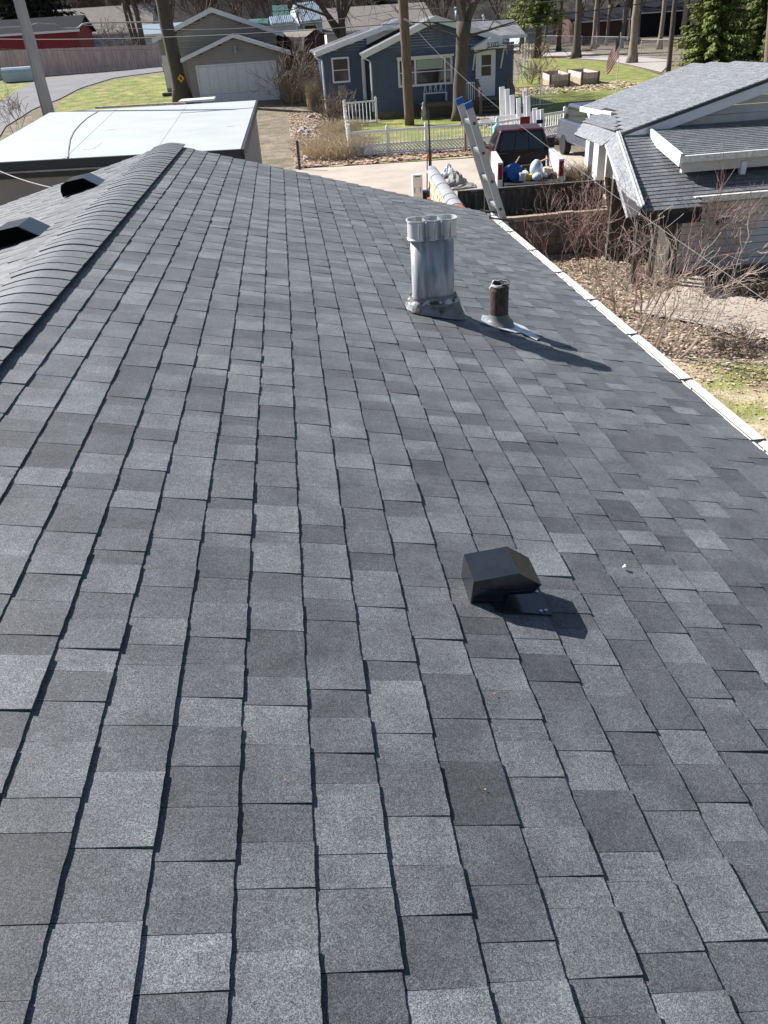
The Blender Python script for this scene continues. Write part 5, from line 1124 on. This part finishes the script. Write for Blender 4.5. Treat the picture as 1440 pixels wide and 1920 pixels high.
for (px0, px1, m, Y) in ((1105, 1112, 'white', 23.6), (1112, 1121, 'silverblue', 23.2), (1121, 1134, 'white', 22.6)):
    a = at(px0, 300, Y); b_ = at(px1, 300, Y); q = MB(); q.box(a.x, b_.x, Y, Y + .4, -.1, 1.45); part(q, 'corner_board', M[m], rh)
st = thing('stake_bundle', 'row of pale tan wooden stakes at the right end of the dark fence', 'fence', at(1145, 400, 19.2))
for k, (px, c) in enumerate(((1136, 'timber'), (1141, 'boards'), (1146, 'timber'), (1151, 'timber'))):
    a = at(px + 5, 405, 19.2); b_ = at(px, 331 + k * 2, 19.3); q = MB(); q.bar(a, b_, .07, .03, (0, 1, 0)); part(q, 'stake', M[c], st)

# ------------------------------------------------------------------ trees
def grow(mb, p, d, L, r, depth, kids=3, spread=.55, up=.12, segs=4, sides=5, rmin=.012, droop=0.0, wob=.16):
    pts = [Vector(p)]; rs = [r]; dd = Vector(d).normalized()
    for k in range(segs):
        dd = (dd + Vector((U_(-1, 1), U_(-1, 1), U_(-1, 1))) * wob + Vector((0, 0, up - droop * (3 - depth)))).normalized()
        pts.append(pts[-1] + dd * (L / segs)); rs.append(max(rmin, r * (1 - .5 * (k + 1) / segs)))
    mb.tube(pts, rs, sides if depth > 1 else 3, caps=False)
    if depth <= 0: return
    for k in range(kids):
        t = U_(.35, 1.0) if k else 1.0; i = min(segs, max(1, round(t * segs)))
        ax = dd.orthogonal().normalized(); ax.rotate(Matrix.Rotation(U_(0, 6.28), 3, dd)); nd = (dd + ax * U_(.6, 1.3) * spread * 1.4).normalized()
        grow(mb, pts[i], nd, L * U_(.6, .82), max(rmin, rs[i] * U_(.55, .75)), depth - 1, kids, spread, up, segs, sides, rmin, droop, wob)
def bare_tree(label, base, h, r, m='bark', lean=(0, 0), fork=.42, depth=4, kids=3, flare=1.6, group=None, name='bare_tree', spread=.55, up=.1, limbs=4, rmin=.014):
    t = thing(name, label, 'tree', base, group)
    base = Vector(base); K = 9; pts = []; rs = []
    for k in range(K + 1):
        f = k / K; pts.append(base + Vector((lean[0] * f + U_(-.04, .04) * r * 3, lean[1] * f, h * fork * f - .2 * (k == 0)))); rs.append(r * (1 - .22 * f) * (1 + (flare - 1) * max(0, 1 - f * 6)))
    q = MB(); q.tube(pts, rs, 12); part(q, 'trunk', M[m], t, True)
    q = MB()
    for k in range(limbs):
        a = 6.28 * k / limbs + U_(-.4, .4); d = Vector((math.cos(a) * .6, math.sin(a) * .6, 1)); i = K if k < 3 else K - 1 - k % 2
        grow(q, pts[i], d, h * U_(.22, .3), rs[i] * U_(.5, .75), depth, kids, spread, up, rmin=rmin)
    part(q, 'crown', M[m], t); return t
bare_tree('massive dark tree trunk with a yellow sign, left of the taupe garage', gnd(344, 194), 17, .52, 'bark', (-.35, 0), .5, 4)
p = at(339, 147, gnd(344, 194).y - .62); q = MB(); q.add([(p.x - .24, p.y, p.z), (p.x, p.y, p.z - .26), (p.x + .24, p.y, p.z), (p.x, p.y, p.z + .26), (p.x - .24, p.y + .02, p.z), (p.x, p.y + .02, p.z - .26), (p.x + .24, p.y + .02, p.z), (p.x, p.y + .02, p.z + .26)], [(0, 1, 2, 3), (7, 6, 5, 4), (0, 4, 5, 1), (1, 5, 6, 2), (2, 6, 7, 3), (3, 7, 4, 0)])
sg = tag(q.build('diamond_sign', M['yellow'], origin=p), 'small yellow diamond sign nailed to the massive tree trunk', 'sign')
q = MB(); q.tube([(p.x - .06, p.y - .012, p.z + .03), (p.x + .05, p.y - .012, p.z + .05)], .05, 6); q.box(p.x - .02, p.x + .06, p.y - .02, p.y - .004, p.z - .1, p.z + .06); part(q, 'symbol', M['rubber'], sg)
# forked tree in front of the blue house
ft = thing('forked_tree', 'grey-brown forked tree in front of the blue house beside the white door', 'tree', gnd(860, 226))
b0 = gnd(860, 226); pt = [b0 + Vector((0, 0, -.1)), at(862, 205, b0.y), at(862, 160, b0.y), at(866, 110, b0.y), at(868, 70, b0.y), at(870, 40, b0.y)]
q = MB(); q.tube(pt, [.46, .37, .34, .33, .34, .37], 12); part(q, 'trunk', M['bark'], ft, True)
q = MB()
grow(q, pt[-1], (-.1, .1, 1), 4.0, .24, 4, 3, .5, .1); grow(q, pt[-1] + Vector((.1, 0, -.1)), (.75, 0, 1), 3.4, .2, 4, 3, .6, .03, droop=.02)
grow(q, pt[-2], (1, -.2, .25), 2.6, .07, 3, 3, .6, -.02, rmin=.012); grow(q, pt[-3], (1, -.3, .3), 2.2, .05, 3, 3, .6, -.03, rmin=.012); grow(q, pt[-2], (-1, -.2, .25), 2.2, .06, 3, 3, .6, -.02, rmin=.012)
part(q, 'crown', M['bark'], ft)
bare_tree('spreading bare tree rising behind the roof of the blue house wing', (at(642, 80, 62).x, 62, .3), 15, .34, 'bark', (0, 0), .3, 4, 4, 1.3, limbs=7, spread=.7, up=.02)
for px, lb in ((253, 'dark bare tree behind the pinkish fence, leftmost of three close trunks'), (261, 'middle one of three close dark trunks behind the pinkish fence'), (269, 'thickest of three close dark trunks behind the pinkish fence')):
    bare_tree(lb, (at(px, 80, 93).x, 93, 2.3), 14, .2 + .1 * (px == 269), 'bark', (-.4 if px < 269 else -.1, 0), .4, 4, 3, 1.1, 'trunks behind the pinkish fence')
for (px, py, r, h, m, lb) in ((1080, 109, .45, 17, 'bark', 'thick bare tree with flared roots at the lawn edge left of the flag'), (1185, 118, .4, 16, 'barkpale', 'pale-barked bare tree at the lawn edge right of the flag'), (1112, 92, .3, 18, 'barkpale', 'slim pale trunk standing behind the far road between two thick trees'), (1047, 96, .3, 16, 'bark', 'dark trunk behind the far road left of the thickest lawn tree'), (1236, 92, .3, 18, 'barkpale', 'slim pale trunk behind the chain-link gate'), (1277, 90, .3, 18, 'barkpale', 'slim leaning pale trunk left of the big evergreen'), (1165, 90, .25, 15, 'barkfar', 'thin trunk just left of the pale-barked tree')):
    bare_tree(lb, gnd(px, py), h, r, m, (U_(-.2, .2), 0), .42, 4, 3, 1.7)
def needles(q, c, d, n, ln, wd, droop=.35):
    for _ in range(n):
        t = R_(); p = c + d * t * U_(.6, 1.05) + Vector((U_(-.18, .18), U_(-.18, .18), U_(-.10, .10))) * (d.length * .35)
        a = (d.normalized() + Vector((U_(-.9, .9), U_(-.9, .9), U_(-.5, .2) - droop))).normalized(); s_ = a.cross(Vector((U_(-.4, .4), U_(-.4, .4), 1))).normalized() * wd * U_(.6, 1.3); l_ = ln * U_(.6, 1.3)
        q.add([p - s_, p + a * l_ * .5 - s_ * 1.2, p + a * l_, p + s_], [(0, 1, 2, 3)])
def conifer(label, base, h, R, m, z0=.05, dens=1.0, levels=26, name='spruce_tree', group=None, ln=.42, wd=.07):
    t = thing(name, label, 'tree', base, group); base = Vector(base)
    q = MB(); q.tube([base + Vector((0, 0, -.2)), base + Vector((0, 0, h * .5)), base + Vector((0, 0, h * .98))], [R * .085, R * .06, .02], 8); part(q, 'trunk', M['bark'], t, True)
    q = MB()
    for L in range(levels):
        f = z0 + (1 - z0) * (L / levels) ** .95; z = h * f; rr = R * (1 - f) ** .8 * U_(.82, 1.1) + .15; n = 11
        for k in range(n):
            a = 6.28 * (k + R_() * .7) / n; lr = rr * U_(.7, 1.12); d = Vector((math.cos(a), math.sin(a), .12 - .3 * (1 - f))) * lr
            needles(q, base + Vector((0, 0, z + U_(-.15, .15))), d, int(dens * (6 + 14 * lr)), ln, wd)
    part(q, 'crown', M[m], t); return t
conifer('big sunlit green spruce behind the grey roof at the upper right', (at(1335, 125, 74).x, 74, 0), 13, 3.6, 'needle', .0, 3.2, 34)
conifer('second spruce in darker green at the top right corner', (at(1425, 128, 77).x, 77, 0), 14, 3.9, 'needle', .0, 2.6, 32)
conifer('pine with high yellow-green crown right of the blue house roof', gnd(1008, 108), 14, 5.5, 'needle', .28, .8, 20, 'pine_tree', ln=.5, wd=.1)
conifer('pine with high crown standing just behind the blue house roof corner', gnd(978, 100), 15, 5, 'needle', .26, .7, 20, 'pine_tree', ln=.5, wd=.1)
for px, lb in ((22, 'dark evergreen behind the red building, leftmost'), (62, 'dark evergreen behind the red building beside the grey pole'), (100, 'dark evergreen behind the right end of the red building')):
    conifer(lb, (at(px, 40, 118).x, 118, 2), 16, 4.5, 'needledark', .05, .7, 20, ln=.7, wd=.14)
# far wood of bare trees
protos = [bare_tree('bare grey tree in the far wood behind the town', (-60 + 9 * i, 150 + 6 * i, 0), 17, .28, 'barkfar', (U_(-.5, .5), 0), .3, 4, 4, 1.2, 'bare trees in the far wood', limbs=6, rmin=.03) for i in range(4)]
for i in range(74):
    o = protos[i % 4]; x = -72 + i * 2.9 + U_(-1.5, 1.5); y = U_(128, 182); c = copy_tree(o, None, (x, y, 1.5 * (x < 10)))
    c.rotation_euler.z = U_(0, 6.28); c.scale = (1, 1, U_(.85, 1.25))
conifer('dark evergreen behind the brown-roofed house at the top centre', (at(720, 20, 125).x, 125, 0), 15, 4.5, 'needledark', .05, .6, 18, ln=.7, wd=.14)

# ------------------------------------------------------------------ flag, beds, chain-link gate, trellis
fl = thing('flag_pole', 'thin white pole with a limp striped American flag on the right lawn', 'flag', gnd(1155, 172))
b0 = gnd(1155, 172); tp = at(1164, 60, b0.y); q = MB(); q.tube([b0, tp], [.03, .02], 8); part(q, 'pole', M['white'], fl)
def fpos(u, v): # u along the fly 0..1.5, v down the hoist 0..1
    base = tp.lerp(b0, .03 + v * .36); w_ = .10 * math.sin(u * 5 + v * 2) * min(1, u * 2)
    return base + Vector((-.50 * u - .10 * math.sin(v * 3) * u, w_ - .1 * u, -.80 * u + .05 * math.sin(u * 7 + v * 4)))
def cloth(u0, u1, v0, v1, nm, m, off=0):
    q = MB(); n = 10; vs = []
    for i in range(n + 1):
        for v in (v0, v1): vs.append(fpos(u0 + (u1 - u0) * i / n, v) + Vector((0, -off, 0)))
    k = len(vs); vs += [v + Vector((0, .006, 0)) for v in vs]
    q.add(vs, [(2 * i, 2 * i + 2, 2 * i + 3, 2 * i + 1) for i in range(n)] + [(k + 2 * i, k + 2 * i + 1, k + 2 * i + 3, k + 2 * i + 2) for i in range(n)]); part(q, nm, m, fl)
for k in range(13):
    cloth(.5 if k < 7 else 0, 1.3, k / 13, (k + 1) / 13, 'stripe', M['flagred'] if k % 2 == 0 else M['flagwhite'])
cloth(0, .5, 0, 7 / 13, 'canton', M['flagblue'])
q = MB()
for r in range(5):
    for c in range(6):
        p = fpos(.05 + c * .08, .05 + r * .1) + Vector((0, -.012, 0)); q.box(p.x - .018, p.x + .018, p.y - .003, p.y, p.z - .018, p.z + .018)
part(q, 'star', M['flagwhite'], fl, kind='stuff')
def raised_bed(label, A, B, C, h):
    A, B, C = [Vector(p) for p in (A, B, C)]; D = B + C - A; t = thing('raised_bed', label, 'planter', A, 'raised garden beds on the right lawn'); up = Vector((0, 0, 1))
    for a, b in ((A, B), (B, D), (D, C), (C, A)):
        for r in range(2):
            q = MB(); q.bar(a + up * (h * (r + .5) / 2), b + up * (h * (r + .5) / 2), .06, h / 2 - .012); part(q, 'side_board', M['pinkboards'] if r else M['timber'], t)
    for a in (A, B, C, D): q = MB(); q.box(a.x - .07, a.x + .07, a.y - .07, a.y + .07, 0, h + .05); part(q, 'corner_post', M['weathered'], t)
    q = MB(); q.hexa([A + up * .02, B + up * .02, D + up * .02, C + up * .02], [A + up * (h - .2), B + up * (h - .2), D + up * (h - .2), C + up * (h - .2)]); part(q, 'soil', M['soil'], t)
raised_bed('left of the two wooden raised garden beds on the lawn', gnd(1031, 165), gnd(1066, 162), gnd(1013, 156), .8)
raised_bed('right of the two wooden raised garden beds on the lawn', gnd(1090, 160), gnd(1121, 158), gnd(1064, 152), .8)
cg = thing('chain_link_gate', 'chain-link gate and fence of grey pipe across the far drive', 'gate', gnd(1228, 108))
def clink(t, a, b, h, nm):
    a = Vector(a); b = Vector(b); up = Vector((0, 0, 1)); q = MB(); L = (b - a).length; d = (b - a) / L
    q.tube([a, a + up * h], .05, 6); q.tube([b, b + up * h], .05, 6); q.tube([a + up * h, b + up * h], .035, 5); q.tube([a + up * .1, b + up * .1], .03, 5); part(q, nm, M['galv'], t)
    q = MB(); k = 0
    while k < L - .9:
        q.bar(a + d * k + up * .1, a + d * (k + .9) + up * h, .012, .012, (0, 1, 0)); q.bar(a + d * (k + .9) + up * .1, a + d * k + up * h, .012, .012, (0, 1, 0)); k += .3
    part(q, 'wire_mesh', M['galv'], t, kind='stuff')
clink(cg, gnd(1200, 108), gnd(1251, 110), 1.7, 'gate_frame')
for a, b_ in ((1262, 1275), (1250, 1262)): pass
xs_ = [1008, 1045, 1082, 1119, 1156, 1193]
for a, b_ in zip(xs_, xs_[1:]): clink(cg, gnd(a, 88 + (a - 1008) * .07), gnd(b_, 88 + (b_ - 1008) * .07), 1.7, 'fence_frame')
tr_ = thing('garden_trellis', 'white garden trellis at the right corner of the blue house', 'trellis', gnd(985, 150))
b0 = gnd(984, 150)
for dx in (-.35, -.1, .15, .4):
    q = MB(); q.box(b0.x + dx - .025, b0.x + dx + .025, b0.y, b0.y + .05, 0, 2.6); part(q, 'upright', M['white'], tr_)
for z in (.6, 1.3, 2.0, 2.5):
    q = MB(); q.box(b0.x - .4, b0.x + .45, b0.y - .03, b0.y, z, z + .05); part(q, 'crossbar', M['white'], tr_)

# ------------------------------------------------------------------ shrubs, stalks, leaves, grass
def shrub(label, base, h, stems, m, spread=.5, depth=3, r=.02, kids=3, rmin=.0035, name='bare_shrub', rad=.3, lean=(0, 0), up=.1, m2=None):
    t = thing(name, label, 'shrub', base); base = Vector(base)
    for k in range(stems):
        a = U_(0, 6.28); s_ = U_(.15, spread); p = base + Vector((math.cos(a) * rad * R_(), math.sin(a) * rad * R_(), -.05)); q = MB()
        grow(q, p, (math.cos(a) * s_ + lean[0], math.sin(a) * s_ + lean[1], 1), h * U_(.3, .6), r * U_(.6, 1.1), depth, kids, U_(.35, .7), up * U_(.2, 1), 5, 5, rmin, 0.0, .24)
        part(q, 'stem', M[m2 if m2 and k % 2 else m], t)
    return t
shrub('tall bare shrub with pale stems just beyond the gutter, in front of the right house', gnd(1195, 648), 2.1, 6, 'twigpale', .4, 3, .024, 3, rad=.35, m2='twigred')
shrub('tall bare shrub leaning right with long arching pale branches', gnd(1250, 672), 2.1, 6, 'twigpale', .45, 3, .022, 3, rad=.3, lean=(.35, -.1))
shrub('tall reddish bare shrub before the wooden recess of the right house', gnd(1190, 590), 2.1, 6, 'twigred', .5, 3, .022, 3, rad=.5, lean=(.1, 0), m2='twigpale')
shrub('dense reddish bare shrub at the foot of the block wall', gnd(1105, 520), 1.8, 6, 'twigred', .6, 3, .014, 3, rad=.6)
shrub('thin reddish bare bush growing beside the low block wall', gnd(1040, 500), 1.7, 5, 'twigred', .5, 3, .012, 3, rad=.5)
shrub('reddish bare bush growing in front of the dark board fence', (at(1085, 400, 19.6).x, 19.6, .1), 1.1, 7, 'twigred', .6, 3, .01, 3, rad=.6)
shrub('bare bush with pale tips at the right house wall', gnd(1345, 528), 1.5, 5, 'twigpale', .5, 4, .014, 3, rad=.4, m2='twigred')
shrub('small reddish bush between the low wall and the right house', gnd(1140, 500), 1.5, 5, 'twigred', .6, 3, .012, 3, rad=.6)
shrub('low mound of dry grey twigs beside the concrete path', gnd(1375, 655), .42, 26, 'strawdark', 1.3, 3, .008, 3, rad=.25, up=.0)
shrub('brown dead bush at the left corner of the blue house', gnd(628, 232), 1.5, 30, 'strawdark', .9, 3, .02, 3, rmin=.008, rad=.4)
shrub('brown leafless bush between the garage and the blue house', gnd(572, 195), 2.6, 24, 'strawdark', .7, 3, .03, 3, rmin=.012, rad=1.6)
shrub('tangled brown brush left of the blue house wing', gnd(592, 190), 3.0, 22, 'strawdark', .5, 3, .03, 3, rmin=.012, rad=1.2)
shrub('twiggy brown bush at the trellis beside the blue house', gnd(992, 158), 1.6, 16, 'strawdark', .7, 3, .02, 3, rmin=.01, rad=.8)
shrub('grey leafless bush behind the pinkish fence left of the dark trunks', (at(225, 88, 92).x, 92, 2.3), 3.6, 14, 'barkfar', .6, 3, .04, 3, rmin=.02, rad=2)
shrub('straggly bare sapling in the grass left of the white roof', gnd(30, 258), 2.6, 5, 'strawdark', .5, 3, .02, 3, rmin=.01, rad=.3)
shrub('yellow-green bushy mound at the far road behind the house corner', gnd(1000, 108), 1.8, 40, 'straw', 1.0, 2, .04, 3, rmin=.03, rad=1.6)
def tuft(label, base, h, n, m, rad, spread=.6, name='dry_grass_clump', group=None):
    base = Vector(base); q = MB()
    for k in range(n):
        a = U_(0, 6.28); p = base + Vector((math.cos(a), math.sin(a), 0)) * rad * R_() ** .6; L = h * U_(.5, 1.1); b = U_(0, 6.28); d = Vector((math.cos(b) * spread * R_(), math.sin(b) * spread * R_(), 1)).normalized()
        s_ = d.orthogonal().normalized() * U_(.008, .02); m1 = p + d * L * .6; e_ = m1 + (d + Vector((math.cos(b), math.sin(b), -.5)) * .6).normalized() * L * .45
        q.add([p - s_, p + s_, m1 + s_, m1 - s_, e_], [(0, 1, 2, 3), (3, 2, 4)])
    return tag(q.build(name, M[m], origin=base), label, 'grass clump', group)
tuft('tall pale dry grass clump at the left end of the white picket fence', gnd(632, 292), 1.2, 900, 'straw', 1.5, 1.3)
tuft('dry straw clump spilling in front of the side fence posts', gnd(640, 262), 1.1, 600, 'straw', .9, .9)
tuft('cream plumes of dry grass at the left wall of the blue house', gnd(596, 205), 2.3, 350, 'straw', .7, .35)
tuft('pale dry grass clump right of the garage corner', gnd(548, 192), 1.5, 300, 'straw', .5, .5)
tuft('bleached dry grass heap between the truck and the dark silver car', (at(1085, 330, 23.6).x, 23.6, 0), .9, 500, 'straw', .45, .9)
tuft('dead brown grass mound in the bed under the right house wall', gnd(1415, 540), .5, 500, 'strawdark', .8, 1.2)
# leaf litter
def leaves(name, pick, n, size, mats, zo=.012):
    for mi, m in enumerate(mats):
        q = MB()
        for k in range(n // len(mats)):
            x, y = pick(); z = gz(x, y) + zo - .02 + U_(0, .03); a = U_(0, 6.28); s_ = size * U_(.5, 1.3); u = Vector((math.cos(a), math.sin(a), U_(-.35, .35))) * s_; v = Vector((-math.sin(a), math.cos(a), U_(-.35, .35))) * s_ * .6; c = Vector((x, y, z + s_ * .25))
            q.add([c - u, c - v, c + u, c + v], [(0, 1, 2, 3)])
        tag(q.build(name, M[m]), kind='stuff')
def pick_yard():
    while True:
        x = U_(2.9, 11); y = U_(7.2, 18.7)
        dens = 1.0 if y > 10.8 - .35 * (x - 5) else .16
        if R_() < dens: return x, y
leaves('fallen_leaves', pick_yard, 24000, .034, ('leaf_a', 'leaf_b', 'leaf_c'))
def pick_strip():
    t = R_(); y = 32.2 + 22 * t ** 1.3; return U_(.1, 2.9), y
leaves('fallen_leaves', pick_strip, 14000, .06, ('leaf_a', 'leaf_b', 'leaf_c'))
leaves('fallen_leaves', lambda: (U_(2, 10), 31.8 + R_() ** 1.5 * 2.2), 1800, .09, ('leaf_a', 'leaf_b'))
leaves('fallen_leaves', lambda: (U_(15, 25), U_(56, 63)), 1600, .13, ('leaf_a', 'leaf_c'))
leaves('fallen_leaves', lambda: (U_(9.6, 12.8), U_(33, 46)), 2000, .12, ('leaf_b', 'leaf_a'))
for i in range(14):
    px = U_(560, 606); py = U_(215, 300); g_ = gnd(px, py); s_ = U_(.12, .28)
    bm = bmesh.new(); bmesh.ops.create_icosphere(bm, subdivisions=2, radius=s_)
    for v in bm.verts: v.co = Vector((v.co.x * 1.3, v.co.y, v.co.z * .6)) + v.co.normalized() * U_(-.2, .2) * s_
    me = bpy.data.meshes.new('garden_rock'); bm.to_mesh(me); bm.free(); me.materials.append(M['stone'])
    o = bpy.data.objects.new('garden_rock', me); col.objects.link(o); o.location = g_ + Vector((0, 0, s_ * .2)); o.rotation_euler.z = U_(0, 6)
    tag(o, 'pale grey rock among the leaves left of the picket fence', 'rock', 'rocks edging the leafy strip')
q = MB()
for k in range(26000):
    x = U_(4.2, 9.5); y = U_(5.5, 12.2)
    if math.sin(x * 2.1 + 1.3) + math.sin(y * 1.9 + x) + U_(-.9, .9) < .1 or y > 11.6 - .3 * (x - 5): continue
    z = gz(x, y); a = U_(0, 6.28); h = U_(.02, .06); s_ = Vector((math.cos(a), math.sin(a), 0)) * .004; t_ = Vector((U_(-.03, .03), U_(-.03, .03), h))
    p = Vector((x, y, z)); q.add([p - s_, p + s_, p + t_], [(0, 1, 2)])
tag(q.build('grass_tufts', M['blade']), kind='stuff')
